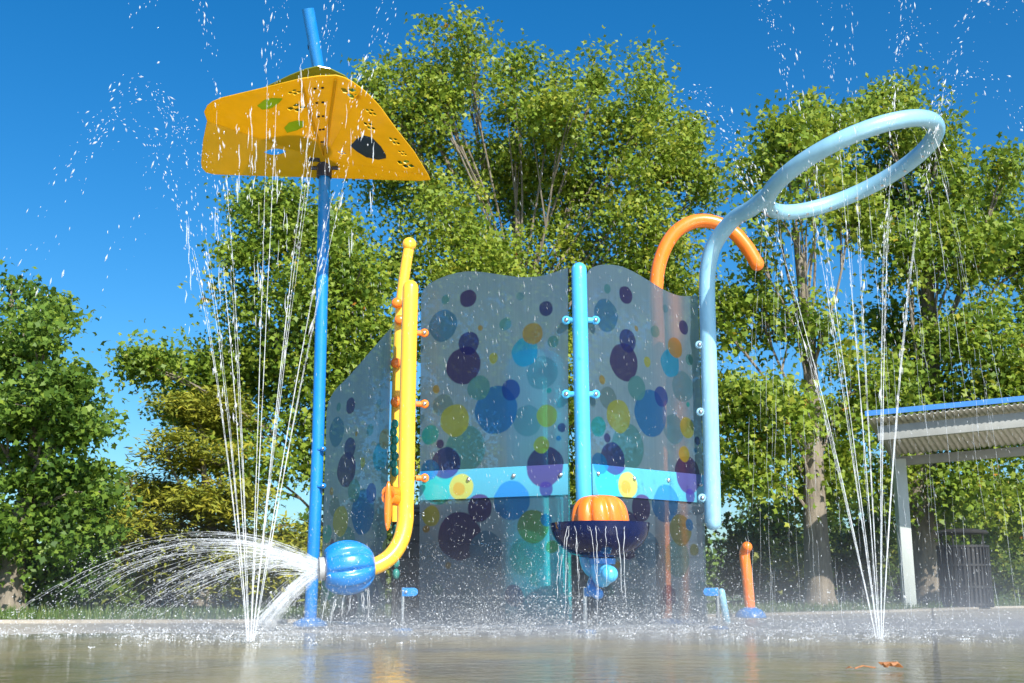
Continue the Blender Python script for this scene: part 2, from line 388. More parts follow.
def build(name, mb, mat, parent=None, org=None, smooth=40, bevel=0):
    o0 = Vector(ORG.get(parent.name, (0, 0, 0))) if parent else Vector(org or (0, 0, 0))
    me = bpy.data.meshes.new(name)
    me.from_pydata([tuple(v - o0) for v in mb.v], [], mb.f); me.update()
    bm = bmesh.new(); bm.from_mesh(me); bmesh.ops.recalc_face_normals(bm, faces=bm.faces)
    if bevel: bmesh.ops.bevel(bm, geom=[e for e in bm.edges if len(e.link_faces) == 2 and e.calc_face_angle(0) > R(50)], offset=bevel, segments=2, affect='EDGES', profile=.6)
    bm.to_mesh(me); bm.free()
    if smooth:
        me.polygons.foreach_set('use_smooth', [True] * len(me.polygons)); me.set_sharp_from_angle(angle=R(smooth))
    me.materials.append(mat)
    o = bpy.data.objects.new(name, me); COL.objects.link(o)
    if parent: o.parent = parent; ORG[o.name] = o0
    else: o.location = o0; ORG[o.name] = o0
    return o

def tag(o, label=None, cat=None, group=None, kind=None):
    if label: o['label'] = label
    if cat: o['category'] = cat
    if group: o['group'] = group
    if kind: o['kind'] = kind
    return o

def thing(name, loc, label, cat, group=None):
    o = bpy.data.objects.new(name, None); COL.objects.link(o); o.location = loc; o.empty_display_size = .2
    ORG[o.name] = Vector(loc); return tag(o, label, cat, group)

def copy_tree(o, parent=None):
    c = o.copy(); COL.objects.link(c); c.parent = parent
    for ch in list(o.children): copy_tree(ch, c)
    return c

def spline(pts, n=12):
    """Catmull-Rom through points"""
    P = [Vector(p) for p in pts]; P = [P[0] * 2 - P[1]] + P + [P[-1] * 2 - P[-2]]; out = []
    for i in range(1, len(P) - 2):
        a, b, c, d = P[i - 1], P[i], P[i + 1], P[i + 2]
        for k in range(n):
            t = k / n
            out.append(.5 * ((2 * b) + (c - a) * t + (2 * a - 5 * b + 4 * c - d) * t * t + (3 * b - a - 3 * c + d) * t ** 3))
    out.append(P[-2]); return out

def fast_mesh(name, verts, nper, count, mat, faces=None, tone=None, smooth=False):
    """many copies of one polygon template (numpy): verts (count*nv,3); faces: list of index tuples in one template"""
    me = bpy.data.meshes.new(name); nv = len(verts) // count
    faces = faces or [tuple(range(nper))]
    lens = np.array([len(f) for f in faces]); flat = np.concatenate([np.array(f) for f in faces])
    idx = (np.arange(count)[:, None] * nv + flat[None, :]).ravel().astype(np.int32)
    tot = np.tile(lens, count); st = np.concatenate([[0], np.cumsum(tot)[:-1]]).astype(np.int32)
    me.vertices.add(len(verts)); me.vertices.foreach_set('co', np.asarray(verts, np.float32).ravel())
    me.loops.add(len(idx)); me.loops.foreach_set('vertex_index', idx)
    me.polygons.add(len(st)); me.polygons.foreach_set('loop_start', st)
    if smooth: me.polygons.foreach_set('use_smooth', np.ones(len(st), bool))
    me.update(calc_edges=True)
    if tone is not None:
        a = me.attributes.new('tone', 'FLOAT', 'FACE'); a.data.foreach_set('value', np.repeat(np.asarray(tone, np.float32), len(faces)))
    me.materials.append(mat)
    return me

def link(name, me, parent=None, loc=(0, 0, 0)):
    o = bpy.data.objects.new(name, me); COL.objects.link(o)
    if parent: o.parent = parent; o.location = -Vector(parent.location)   # built in world space
    return o

# ------------------------------------------------------------------ world and light
w = bpy.data.worlds.new('World'); SC.world = w; w.use_nodes = True
nt = w.node_tree; nt.nodes.clear()
sky = N(nt, 'ShaderNodeTexSky'); sky.sky_type = 'NISHITA'; sky.sun_disc = False
SUN_EL, SUN_AZ = R(39), math.atan2(.42, -.90)
sky.sun_elevation = SUN_EL; sky.sun_rotation = SUN_AZ; sky.altitude = 300; sky.air_density = 1.0; sky.dust_density = 1.5; sky.ozone_density = 5.0
hs = N(nt, 'ShaderNodeHueSaturation', ins={'Saturation': 1.33})
bg = N(nt, 'ShaderNodeBackground', ins={'Strength': .1}); wo = N(nt, 'ShaderNodeOutputWorld')
nt.links.new(sky.outputs[0], hs.inputs['Color']); tn = N(nt, 'ShaderNodeMix', data_type='RGBA', blend_type='MULTIPLY'); tn.inputs['Factor'].default_value = 1; tn.inputs[7].default_value = (.88, 1.0, .96, 1)
nt.links.new(hs.outputs[0], tn.inputs[6]); nt.links.new(tn.outputs[2], bg.inputs[0]); nt.links.new(bg.outputs[0], wo.inputs[0])
sl = bpy.data.lights.new('sun', 'SUN'); sl.energy = 4.8; sl.angle = R(.53); sl.color = (1, .95, .87)
so = bpy.data.objects.new('sun', sl); COL.objects.link(so)
to_sun = Vector((math.sin(SUN_AZ) * math.cos(SUN_EL), math.cos(SUN_AZ) * math.cos(SUN_EL), math.sin(SUN_EL)))
so.rotation_euler = to_sun.to_track_quat('Z', 'Y').to_euler(); so.location = to_sun * 50
SC.view_settings.view_transform = 'Standard'; SC.view_settings.look = 'None'; SC.view_settings.exposure = .85; SC.view_settings.gamma = 1
SC.cycles.use_denoising = True; SC.cycles.max_bounces = 10; SC.cycles.transparent_max_bounces = 32; SC.cycles.caustics_refractive = True

# ------------------------------------------------------------------ setting
def sheet(name, pts, z, mat):
    mb = MB(); mb.add([(x, y, z) for x, y in pts], [tuple(range(len(pts)))]); o = build(name, mb, mat, smooth=0); return tag(o, kind='structure')
sheet('ground', [(-1500, -600), (1500, -600), (1500, 3000), (-1500, 3000)], -.03, M['lawn'])
PADE = [(-30, 8.4), (-9, 9.05), (-4, 9.3), (-1.4, 9.45), (.6, 10.2), (2.4, 11.7), (5.0, 14.2), (7.0, 16.6), (10, 18.6), (30, 24)]
tag(sheet('pavement', [(30, -20), (-30, -20)][::-1] + PADE[::-1] if False else [(-30, -20), (30, -20)] + PADE[::-1], 0, M['concrete']), 'wet grey concrete splash pad floor', None)
kb = MB()
for (a, b) in zip(PADE[:-1], PADE[1:]):
    a, b = Vector((*a, 0)), Vector((*b, 0)); t = (b - a).normalized(); n = Vector((-t.y, t.x, 0))
    vs = [a + Vector((0, 0, -.03)), b + Vector((0, 0, -.03)), b + n * .22 + Vector((0, 0, -.03)), a + n * .22 + Vector((0, 0, -.03))]
    kb.add(vs + [p + Vector((0, 0, .055)) for p in vs], [(4,5,6,7),(0,1,5,4),(2,3,7,6),(0,4,7,3),(1,2,6,5)])
tag(build('kerb', kb, M['concrete'], smooth=0), kind='structure')
# standing water: lobed outline
wp = []
for k in range(140):
    a = 2 * math.pi * k / 140
    rr = 1 + .05 * math.sin(5 * a + 1) + .035 * math.sin(11 * a) + .02 * math.sin(23 * a + 2)
    wp.append((.6 + 10.5 * math.cos(a) * rr, 1.6 + 5.7 * math.sin(a) * rr))
sheet('water', wp, .005, M['puddle'])

# ------------------------------------------------------------------ trees
LEAF = np.array([(0,-.45,0),(.22,-.2,.03),(.5,-.02,-.10),(.24,.1,.02),(0,.55,-.12),(-.24,.1,.02),(-.5,-.02,-.10),(-.22,-.2,.03)])
NEEDLE = np.array([(0,-.5,0),(.13,0,.02),(0,.5,-.06),(-.13,0,.02)])

def frames(n, up=.5, lean=(0, 0, 0), r=rng):
    nz = r.normal(size=(n, 3)); nz /= np.linalg.norm(nz, axis=1)[:, None]
    nz = nz + np.array([0, 0, up]) + np.asarray(lean); nz /= np.linalg.norm(nz, axis=1)[:, None]
    q = r.normal(size=(n, 3)); x = np.cross(nz, q); x /= np.linalg.norm(x, axis=1)[:, None]
    y = np.cross(nz, x); return x, y, nz

def leaf_cloud(name, clumps, per, spread, size, tmpl, mat, up=.5, flat=1.0, tone_mu=.45, tone_sd=.2, r=rng):
    """clumps (n,3) -> leaves gathered round every clump"""
    n = len(clumps); cnt = n * per
    base = np.repeat(clumps, per, axis=0)
    d = r.normal(size=(cnt, 3)) * spread; d[:, 2] *= flat
    d *= np.repeat(r.uniform(.6, 1.3, n), per)[:, None]
    pos = base + d
    x, y, z = frames(cnt, up, lean=np.array(to_sun) * .38, r=r); s = size * r.uniform(.65, 1.3, cnt)
    V = (pos[:, None, :] + (x[:, None, :] * tmpl[None, :, 0:1] + y[:, None, :] * tmpl[None, :, 1:2] + z[:, None, :] * tmpl[None, :, 2:3]) * s[:, None, None])
    tone = np.clip(np.repeat(r.normal(tone_mu, tone_sd * .6, n), per) + r.normal(0, tone_sd, cnt), 0, .93)
    rare = r.random(cnt) < .008; tone[rare] = r.uniform(.94, 1, rare.sum())
    return fast_mesh(name, V.reshape(-1, 3), len(tmpl), cnt, mat, tone=tone)

def tree(name, label, base, lobes, Y, mat, per=30, spread=.27, size=.15, dens=1.0, trunk_r=.25, seed=1, tmpl=LEAF, flat=.8, up=.5, dy=.75,
         tone=.45, group=None, lean=0, cat='tree', twigs=2, trunk_top=None):
    """lobes: (px, py, half width px, half height px[, depth offset]) - foliage masses, each given its own place in depth"""
    r = np.random.default_rng(seed)
    t = thing(name, base, label, cat, group)
    cl = []; L = []
    for lb in lobes:
        px, py, a, b = lb[:4]; dn = lb[4] if len(lb) > 4 else 1.0
        yy = Y + r.uniform(-1, 1) * Y * .05
        c = at(px, py, yy); k = ppm(c); rx, rz = a / k, b / k; ry = max(rx, rz) * dy + .3
        n = max(4, int(a * b * dens * dn * (22. / Y) ** -2 * .017))
        d = r.normal(size=(n, 3)); d /= np.linalg.norm(d, axis=1)[:, None]; d *= (r.random(n) ** .42)[:, None]
        q = np.array(c) + d * np.array([rx, ry, rz])
        f = np.sin(q[:, 0] * 2.3 + seed) * np.sin(q[:, 1] * 1.9 + 2 * seed) + np.sin(q[:, 2] * 2.6 + seed * 3) * .8 + r.normal(0, .35, n)
        q = np.concatenate([q[f > -.62], np.array(c)[None, :] + r.normal(0, .12, (2, 3))])
        cl.append(q); L.append((c, q))
    clumps = np.concatenate(cl)
    mb = MB(); b = Vector(base)
    topl = max(L, key=lambda e: e[0].z)[0]
    cx = sum((e[0] for e in L), Vector()) / len(L)
    tp = trunk_top or Vector((b.x * .55 + cx.x * .45, b.y, topl.z * .72))
    path = spline([b, b + Vector((lean * .3, 0, tp.z * .25)), b.lerp(tp, .6) + Vector((.1, .05, 0)), tp], 8)
    n = len(path); mb.tube(path, [trunk_r * (1.25 if i == 0 else 1) * (1 - .8 * i / n) for i in range(n)], 12)
    for c, q in L:
        c = Vector(c)
        zs = min(max((c.z - b.z) * .55, 1.2), tp.z * .95)
        i0 = min(range(n), key=lambda i: abs(path[i].z - zs)); p0 = path[i0]
        mid = p0.lerp(c, .5) + Vector((r.uniform(-.2, .2), r.uniform(-.2, .2), .1))
        br = trunk_r * .11 * (1 - .5 * i0 / n)
        lp = spline([p0, mid, c], 5); mb.tube(lp, [br * (1 - .75 * j / len(lp)) + .008 for j in range(len(lp))], 6)
        for _ in range(twigs * 2):
            if len(q) == 0: break
            e = Vector(q[r.integers(len(q))]); s0 = lp[r.integers(len(lp) // 2, len(lp))]
            tw = [s0, s0.lerp(e, .5) + Vector((0, 0, .08)), e]; mb.tube(tw, [.022, .014, .006], 5)
    build('trunk', mb, M['bark'], t)
    link('crown', leaf_cloud('crown', clumps, per, spread, size, tmpl, mat, up=up, flat=flat, tone_mu=tone, r=r), t)
    return t

tree('sweetgum_tree', 'tallest yellow-green tree rising in spires behind the printed screen panels', gnd(505, 22),
     [(430,70,12,48),(466,55,10,38),(448,100,20,40),(512,72,10,34),(556,82,9,34),(598,84,10,30),(645,88,9,30),(688,130,8,30),(370,90,8,24),(402,75,9,24),(432,95,24,45),(468,85,20,40),(400,118,34,50),(366,128,20,45),(515,110,32,60),(560,120,32,55),(600,118,34,50),(640,122,30,55),(684,160,24,50),(703,195,14,36),
      (430,185,58,62),(505,190,60,70),(570,190,60,65),(640,205,52,65),(470,275,75,60),(570,285,85,62),(660,275,45,45),(385,190,24,44,.8),(400,262,26,24,.4),
      (500,380,100,70,.8),(620,380,95,70,.8),(450,450,80,60,.7),(560,470,90,60,.7),(670,460,70,70,.9),(690,330,22,40,.8)],
     22, M['gum_leaf'], seed=3, tone=.56, dens=.84, per=118, spread=.24, size=.106, trunk_r=.3, group='sweetgum trees behind the splash pad')
tree('sweetgum_tree', 'wide spreading green tree behind the tall blue leaf-canopy post', gnd(330, 20.5),
     [(252,205,16,24),(285,205,36,32),(305,240,46,40),(248,250,28,22),(246,300,30,24),(300,300,55,45),(350,285,34,55),(335,232,22,30,.7),(165,368,38,15),(205,378,48,24),(265,368,55,42),(340,370,40,48),
      (178,402,40,18),(240,425,55,30),(300,425,42,42),(262,470,34,20,.8),(330,452,24,30),(140,362,10,8),(375,330,20,60,.9)],
     20.5, M['gum_leaf'], seed=5, dens=1.2, per=118, spread=.24, size=.106, trunk_r=.22, tone=.38, group='sweetgum trees behind the splash pad')
tree('sweetgum_tree', 'tree with bare grey trunk between the small orange jet and the shelter', gnd(820, 17.5),
     [(786,128,8,22),(806,112,8,20),(776,172,28,38),(800,142,26,34),(838,125,26,26),(800,210,50,45),(752,250,22,30),(758,315,42,42),(738,395,34,44),(820,330,32,30,.7),(850,215,36,45),(780,405,45,45),(840,425,42,52),
      (757,470,42,44),(825,485,42,45),(725,330,16,35,.8),(860,375,25,40)],
     17.5, M['gum_leaf'], seed=11, dens=1.15, per=95, spread=.21, size=.11, trunk_r=.24, tone=.5, group='sweetgum trees behind the splash pad')
tree('sweetgum_tree', 'dark leafy tree with leaning trunk behind the metal shelter roof', gnd(934, 19.5),
     [(880,98,10,18),(905,100,9,16),(940,130,10,22),(1003,165,10,20),(885,118,34,24),(920,150,32,40),(945,205,36,42),(965,245,44,40),(1000,190,36,28),(1015,245,46,40),(885,190,40,45),(905,260,36,40,.9),(905,335,46,46),(960,330,48,44),(1025,375,45,45),(930,400,55,46),(990,425,48,42),
      (900,470,40,46),(965,485,50,44),(1022,500,40,60),(1060,300,40,80),(885,400,25,50)],
     19.5, M['gum_leaf'], seed=14, dens=1.15, per=112, spread=.22, size=.106, trunk_r=.32, tone=.43, lean=-.4, group='sweetgum trees behind the splash pad')
tree('broadleaf_tree', 'dense deep green tree at the pad edge, beyond the long cannon spray', gnd(10, 15),
     [(12,285,14,16),(34,290,10,16),(56,312,9,16),(18,308,30,26),(48,332,18,22),(25,352,38,32),(48,398,38,32),(10,425,48,50),(68,440,28,34),(55,500,45,44),(5,520,55,60),(76,555,24,34),(92,470,14,20),(88,425,12,18),(98,510,12,22),(30,580,50,24),(-50,400,55,120),(-50,540,55,60)],
     15, M['oak_leaf'], seed=21, dens=2.2, per=95, spread=.17, size=.095, trunk_r=.2, flat=.6)
tree('cypress_tree', 'olive feathery cypress with layered boughs behind the spread of jets', gnd(205, 18.8),
     [(205,412,38,22),(165,448,44,20),(222,462,55,22),(150,492,48,18),(220,505,58,20),(135,530,52,18),(225,548,64,22),(160,572,70,20),(275,572,48,26),(296,545,22,22),(110,478,18,20),(100,555,30,30),(120,590,60,14),(240,592,60,14)],
     18.8, M['cypress_leaf'], seed=31, dens=3.2, per=110, spread=.24, size=.15, trunk_r=.2, tmpl=NEEDLE, flat=.38, up=1.2, tone=.5)

def shrub(px, Y, wpx, hpx, label, seed, mat='shrub_leaf', dens=1.5, tone=.4):
    b = gnd(px, Y); y0 = 589 + .27 * F / Y
    lob = [(px + dx * wpx, y0 - hpx * h, wpx * .5, hpx * hh) for dx, h, hh in ((-.4, .4, .42), (.4, .38, .4), (0, .62, .4), (-.1, .25, .26), (.15, .3, .3))]
    return tree('shrub', label, b, lob, Y, M[mat], per=44, spread=.2, size=.13, dens=dens, trunk_r=.05, seed=seed, tone=tone, twigs=1, cat='shrub', group='shrubs beyond the pad edge', dy=.9)
shrub(185, 20, 52, 62, 'low olive shrub under the cypress, beside the cannon spray', 41, tone=.55)
shrub(285, 19, 40, 70, 'low bright shrub just left of the tall blue post', 42, tone=.6)
shrub(90, 18, 50, 50, 'dark low shrub at the foot of the deep green tree', 43, tone=.3)
shrub(770, 27, 60, 110, 'dark tall shrub behind the small orange jet', 44, dens=2, tone=.25)
shrub(797, 23, 22, 58, 'small yellow-green shrub beside the bare grey trunk', 45, tone=.8)
shrub(868, 27, 52, 115, 'dark shrub between the two grey tree trunks', 46, dens=2, tone=.25)
shrub(960, 27, 60, 120, 'tall shrub right behind the black litter bin', 47, dens=2, tone=.4)
shrub(1030, 30, 30, 90, 'green shrub beside the small brick house', 48, dens=2, tone=.35)
shrub(640, 25, 80, 120, 'dark shrub behind the screen panel beside the shower ring', 49, dens=1.6, tone=.2)
shrub(480, 25, 90, 120, 'dark shrub behind the middle screen panel', 50, dens=1.6, tone=.2)
shrub(360, 24, 60, 100, 'dark shrub behind the leftmost screen panel', 51, dens=1.6, tone=.2)
# far wood as one mass
r = np.random.default_rng(77)
far = np.column_stack([r.uniform(-60, 75, 2600), r.uniform(55, 70, 2600), np.abs(r.normal(0, 1.3, 2600)) + .2])
far[:, 2] *= 1 + .5 * np.sin(far[:, 0] * .5)
tag(link('woods', leaf_cloud('woods', far, 16, .55, .5, LEAF, M['oak_leaf'], r=r)), 'far green line of woods beyond the lawn', 'woods', kind='stuff')

# lawn grass
def grass():
    r = np.random.default_rng(5); n = 26000
    x = r.uniform(-13, 16, n); y = np.interp(x, [p[0] for p in PADE], [p[1] for p in PADE]) + .24 + np.abs(r.normal(0, 2.6, n)) + r.random(n) * .3
    h = r.uniform(.05, .15, n); a = r.uniform(0, 6.28, n); wd = r.uniform(.006, .012, n)
    P = np.column_stack([x, y, np.full(n, -.03)]); s = np.column_stack([np.cos(a), np.sin(a), np.zeros(n)]) * wd[:, None]
    tip = P + np.column_stack([r.normal(0, .03, n), r.normal(0, .03, n), h])
    V = np.stack([P - s, P + s, tip], axis=1).reshape(-1, 3)
    tag(link('grass', fast_mesh('grass', V, 3, n, M['grass_blade'], tone=np.clip(r.normal(.5, .25, n), 0, 1))), 'ragged green grass along the pad edge', 'grass', kind='stuff')
grass()

# ------------------------------------------------------------------ play structure
def outline_px(pts):                                   # middle panel outline, photo px -> (along, up)
    return [panel_uv(x, y)[:2] for x, y in pts]
TOPW = spline([Vector((*panel_uv(x, y)[:2], 0)) for x, y in [(421,296),(425,288),(436,280),(452,274),(466,271.5),(482,272),(500,274.5),(520,277),(538,276.5),(552,273),(562,269.5),(568,267.5)]], 5)
ZB = .035

def screen(A, B, label, wid=None, zoff=0, top=None, band=True, panel_name='screen_panel', bolts=4):
    """one printed sheet standing between A and B"""
    t = thing(panel_name, A, label, 'screen panel', 'printed screen panels')
    ax = (B - A).normalized(); W = (B - A).length; ang = math.atan2(ax.y, ax.x)
    rot = Matrix.Rotation(ang, 3, 'Z'); sc = W / PWID
    tp = top or [(p.x * sc, p.y) for p in TOPW]
    ol = [(.012, ZB), (W - .012, ZB)] + [(x, z) for x, z in reversed(tp)]
    # denser outline not needed: flat slab
    mb = MB(); mb.slab([Vector((x, 0, z + zoff)) for x, z in ol], [], .012, (0, 1, 0))
    sh = build('sheet', mb, M['panel'], None, smooth=0)
    sh.parent = t; sh.rotation_euler = (0, 0, ang); sh.location = (0, 0, -zoff)
    sh.data.materials.append(M['clear'])
    for p in sh.data.polygons: p.material_index = 0 if p.normal.y < -.5 else 1
    front = rot @ Vector((0, -1, 0))
    if band:
        bb = MB(); bb.box((W / 2, -.008, .985), (W - .004, .008, .205))
        bo = build('band', bb, M['band'], None, bevel=.0015); bo.parent = t; bo.rotation_euler = (0, 0, ang)
        for k in range(bolts):
            x = W * (.045 + .91 * k / (bolts - 1)); bm_ = MB()
            c = A + rot @ Vector((x, -.012, 1.025 - .01 * (k % 2)))
            bm_.lathe(c, front, [(0, .016), (.006, .016), (.012, .012), (.017, .004), (.018, .0005)], 14)
            build('bolt', bm_, M['steel'], t)
    rl = MB(); rl.box(A + rot @ Vector((W / 2, .004, .02)), (W * .97, .05, .022), rot); build('bottom_rail', rl, M['steel'], t, bevel=.003)
    return t, ax, rot, W
s1, ax1, rot1, W1 = screen(PA, PB, 'frosted printed screen panel between the yellow pipe and the middle blue post')
s2, ax2, rot2, W2 = screen(PB2, PC, 'frosted printed screen panel between the middle blue post and the shower ring post')
LA, LB_ = gnd(320, 8.9), gnd(386, 8.15)
LW = (LB_ - LA).length
LAX = (LB_ - LA).normalized(); LN = Vector((LAX.y, -LAX.x, 0))
def left_uv(px, py):
    u = (px - CX) / F; v = (CY - py) / F; d = Vector((u, CP - v * SP, SP + v * CP)); o = Vector((0, 0, HC)); p = o + d * ((LA - o).dot(LN) / d.dot(LN))
    return Vector(((p - LA).dot(LAX), p.z, 0))
ltop = spline([left_uv(*q) for q in ((326.5, 412), (328.5, 402), (335, 390), (344, 381), (353, 371.5), (362, 361), (371, 350.5), (381, 339), (391.5, 327))], 4)
s3, ax3, rot3, W3 = screen(LA, LB_, 'frosted printed screen panel seen edge-on beside the tall blue post', zoff=.66, top=[(p.x, p.y) for p in ltop], band=False)

def clamp(mbm, c, toward, col, t, k=1.0):
    """lug from a post to the panel edge, with a domed bolt"""
    toward = Vector(toward).normalized()
    b = MB(); e = c + toward * .062 * k
    b.tube([c, e], .02 * k, 12); b.lathe(e + Vector((0, .006, 0)), (0, -1, 0), [(0, .0005), (0, .03 * k), (.022, .03 * k), (.028, .024 * k), (.0285, .0005)], 16)
    o = build('clamp', b, M[col], t)
    d = MB(); d.lathe(e + Vector((0, -.022, 0)), (0, -1, 0), [(0, .017 * k), (.008, .016 * k), (.015, .009 * k), (.017, .0005)], 12)
    build('bolt', d, M['steel'], o)

# yellow pipe with water cannon
Yy = 7.88
py0 = thing('cannon_pipe', gnd(398, Yy), 'upright yellow pipe bending into a ribbed blue water cannon', 'water cannon')
pp = [at(410.5, 288, Yy), at(408, 380, Yy), at(406.5, 470, Yy), at(405.5, 505, Yy)]
bend = [at(405, 522, Yy - .01), at(401, 540, Yy - .04), at(392, 555, Yy - .08), at(380, 564, Yy - .12), at(366, 569, Yy - .16)]
mb = MB(); mb.tube(spline(pp + bend, 8), .058, 24, dome=True); build('pipe', mb, M['yellow'], py0)
bc = at(347.5, 567.5, Yy - .24); ax_b = Vector((-1, -.28, -.06)).normalized()
mb = MB(); prof = []
for i in range(25):
    a = math.pi * (i + .0) / 24; prof.append((-math.cos(a) * .185, max(.002, math.sin(a) ** .75 * .182)))
prof = [(h, q) for h, q in prof if not (h > .15)] + [(.152, .095), (.150, .075)]
mb.lathe(bc, ax_b, prof, 96, rib=lambda a, u: 1 - .17 * max(0, math.sin(math.pi * min(1, u * 1.02))) ** .6 * (0.5 + .5 * math.cos(8 * a + 2.2 * u)) ** 5)
build('nozzle_ball', mb, M['blue'], py0, smooth=60)
mb = MB(); mb.lathe(bc, ax_b, [(.13, .078), (.19, .078), (.192, .07), (.19, .062), (.13, .06)], 28); sp_ = build('spout', mb, M['grey_pvc'], py0)
for y in (333, 404, 478): clamp(None, at(416, y, Yy + .01), (1, .12, 0), 'orange', py0)

# yellow rear post with orange clamps
Yr = 8.35
rp_ = thing('rear_post', gnd(391, Yr), 'slender yellow post with ball cap and orange clamps behind the cannon pipe', 'post')
path = spline([at(408.5, 250, Yr), at(405, 272, Yr), at(401, 305, Yr), at(398, 370, Yr), at(396, 450, Yr), at(395, 522, Yr)], 6)
mb = MB(); mb.tube(path, .042, 18); build('pole', mb, M['yellow'], rp_)
mb = MB(); mb.tube([at(395, 522, Yr), gnd(394, Yr)], .018, 12); build('lower_rod', mb, M['black_metal'], rp_)
mb = MB(); mb.ball(at(409.3, 244.5, Yr), .056); build('ball_cap', mb, M['yellow'], rp_)
for x, y in ((397, 303), (400, 320), (396, 363), (396, 402)):
    mb = MB(); c = at(x, y, Yr - .07); mb.ball(c, .043, 14, 8, (1, .8, .95)); mb.tube([c, c + Vector((.06, .05, 0))], .022, 10); build('clamp', mb, M['orange'], rp_)
mb = MB()
for k in range(7):
    mb = MB(); mb.ball(at(395 - (k % 2) * 1.5, 424 + 8 * k, Yr - .08), .04, 10, 6, (.7, .7, .9)); build('rubber_bead', mb, M['teal_rubber'], rp_)
for k in range(5):
    mb = MB(); mb.ball(at(396, 530 + 11 * k, Yr - .08), .04, 10, 6, (.7, .7, 1)); build('rubber_bead', mb, M['teal_rubber'], rp_)

mb = MB(); c = at(388, 506, 7.75); mb.ball(c, .17, 18, 12, (.16, .16, 1)); hd = build('valve_handle', mb, M['orange'], rp_)
mb = MB(); mb.tube([c + Vector((0, .0, .09)), c + Vector((.09, .25, .09))], .05, 14); mb.tube([c + Vector((0, 0, .06)), c + Vector((.09, .25, .06))], .05, 14); build('valve_stem', mb, M['orange'], hd)

# middle blue post with bowl fountain
Ym = 7.46
mp = thing('bowl_post', gnd(586, Ym), 'sky-blue post holding a dark bowl with an orange ribbed dome', 'fountain post')
path = [at(579, 270, Ym), at(580.5, 340, Ym), at(582, 410, Ym), at(584, 500, Ym), at(585, 530, Ym)] + [at(586.5, 552, Ym - .04), at(590, 566, Ym - .12), at(597, 572, Ym - .2)]
mb = MB(); mb.tube(spline(path, 6), .053, 24, dome=True); build('pole', mb, M['mid_blue'], mp)
Yb = 7.08; bcen = at(600, 524, Yb); kb_ = 1 / ppm(bcen)
mb = MB(); ro = 49 * kb_
prof = [(-.212 * 1.0 * math.cos(a), ro * math.sin(a) ** .8 + .002) for a in [R(x) for x in range(4, 91, 6)]]
mb.lathe(bcen, (0, 0, 1), prof + [(.004, ro + .004), (.004, ro - .008)] + [(h + .01, max(.001, q - .01)) for h, q in prof[::-1]], 48); build('bowl', mb, M['bowl'], mp)
mb = MB(); rd = 29 * kb_; hd_ = 28 * kb_
prof = [(hd_ * math.sin(a) ** .9, rd * math.cos(a) ** .55 + .001) for a in [R(x) for x in np.linspace(0, 90, 18)]]
mb.lathe(bcen + Vector((0, 0, .002)), (0, 0, 1), [(-.08, rd * .95)] + prof, 96, rib=lambda a, u: 1 - .13 * (.5 + .5 * math.cos(9 * a + 1.6 * u + .6)) ** 4 * min(1, (1 - u) * 4)); build('dome', mb, M['orange'], mp, smooth=60)
mb = MB(); fc = at(602, 561, Yb); mb.lathe(fc, (0, 0, 1), [(-.02, .0005), (-.02, .082), (0, .085), (.014, .085), (.016, .0005)], 32); mb.tube([fc, fc + Vector((0, 0, .06))], .05, 20); build('flange', mb, M['blue'], mp)
mb = MB(); mb.tube(spline([fc + Vector((-.01, .02, 0)), fc + Vector((-.02, .02, -.06)), fc + Vector((0, 0, -.11)), at(607, 573, Yb - .1)], 6), .052, 18, dome=True); build('elbow', mb, M['mid_blue'], mp)
mb = MB(); mb.ball(at(609.5, 574, Yb - .15), 8.5 / ppm(at(609, 574, Yb - .15)), 22, 14); build('nozzle_ball', mb, M['mid_blue'], mp)
mb = MB(); mb.tube(spline([at(597, 572, Ym - .2), at(592, 588, Yb + .05), at(598, 594, Yb)], 5), .035, 14, dome=True); build('drain_arm', mb, M['blue'], mp)
for y in (320, 394): 
    clamp(None, at(575, y, Ym), (-1, .3, 0), 'mid_blue', mp); clamp(None, at(587, y, Ym), (1, .3, 0), 'mid_blue', mp)

# shower ring post
Ys = 8.1
sr = thing('shower_ring_post', at(713, 527, Ys), 'pale blue hooked post ending in a big tilted shower ring', 'shower')
RC = at(850, 168, 7.42); e1 = Vector((math.cos(R(17.5)), -.06, math.sin(R(17.5)))).normalized(); e2 = Vector((0, -1, .10)).normalized(); RR = .598
ring = [RC + e1 * (RR * math.cos(a)) + e2 * (RR * math.sin(a)) for a in np.linspace(0, 2 * math.pi, 73)]
j = RC - e1 * RR
path = [at(713, 522, Ys), at(711, 440, Ys), at(708.5, 350, Ys), at(707, 290, Ys), at(709, 262, Ys - .02), at(717, 240, Ys - .08), at(734, 219, Ys - .25), at(752, 208, Ys - .45), j]
mb = MB(); mb.tube(spline(path, 8), .060, 24, dome=True); build('pole', mb, M['pale_blue'], sr)
mb = MB(); mb.tube(ring, .058, 24, cap=False); rg = build('ring', mb, M['pale_blue'], sr)
up = e1.cross(e2); up = up if up.z > 0 else -up
for k in range(18):
    a = 2 * math.pi * (k + .5) / 18; p = RC + e1 * (RR * math.cos(a)) + e2 * (RR * math.sin(a)); inn = (RC - p).normalized(); d = (inn * .6 - up * .8).normalized()
    mb = MB(); mb.lathe(p + d * .055, d, [(0, .011), (.008, .011), (.010, .0005)], 10); build('spray_nozzle', mb, M['steel'], rg)
for y in (345, 412, 498): clamp(None, at(707.5 + (y - 345) * .02, y, Ys - .01), (-1, .08, 0), 'pale_blue', sr)

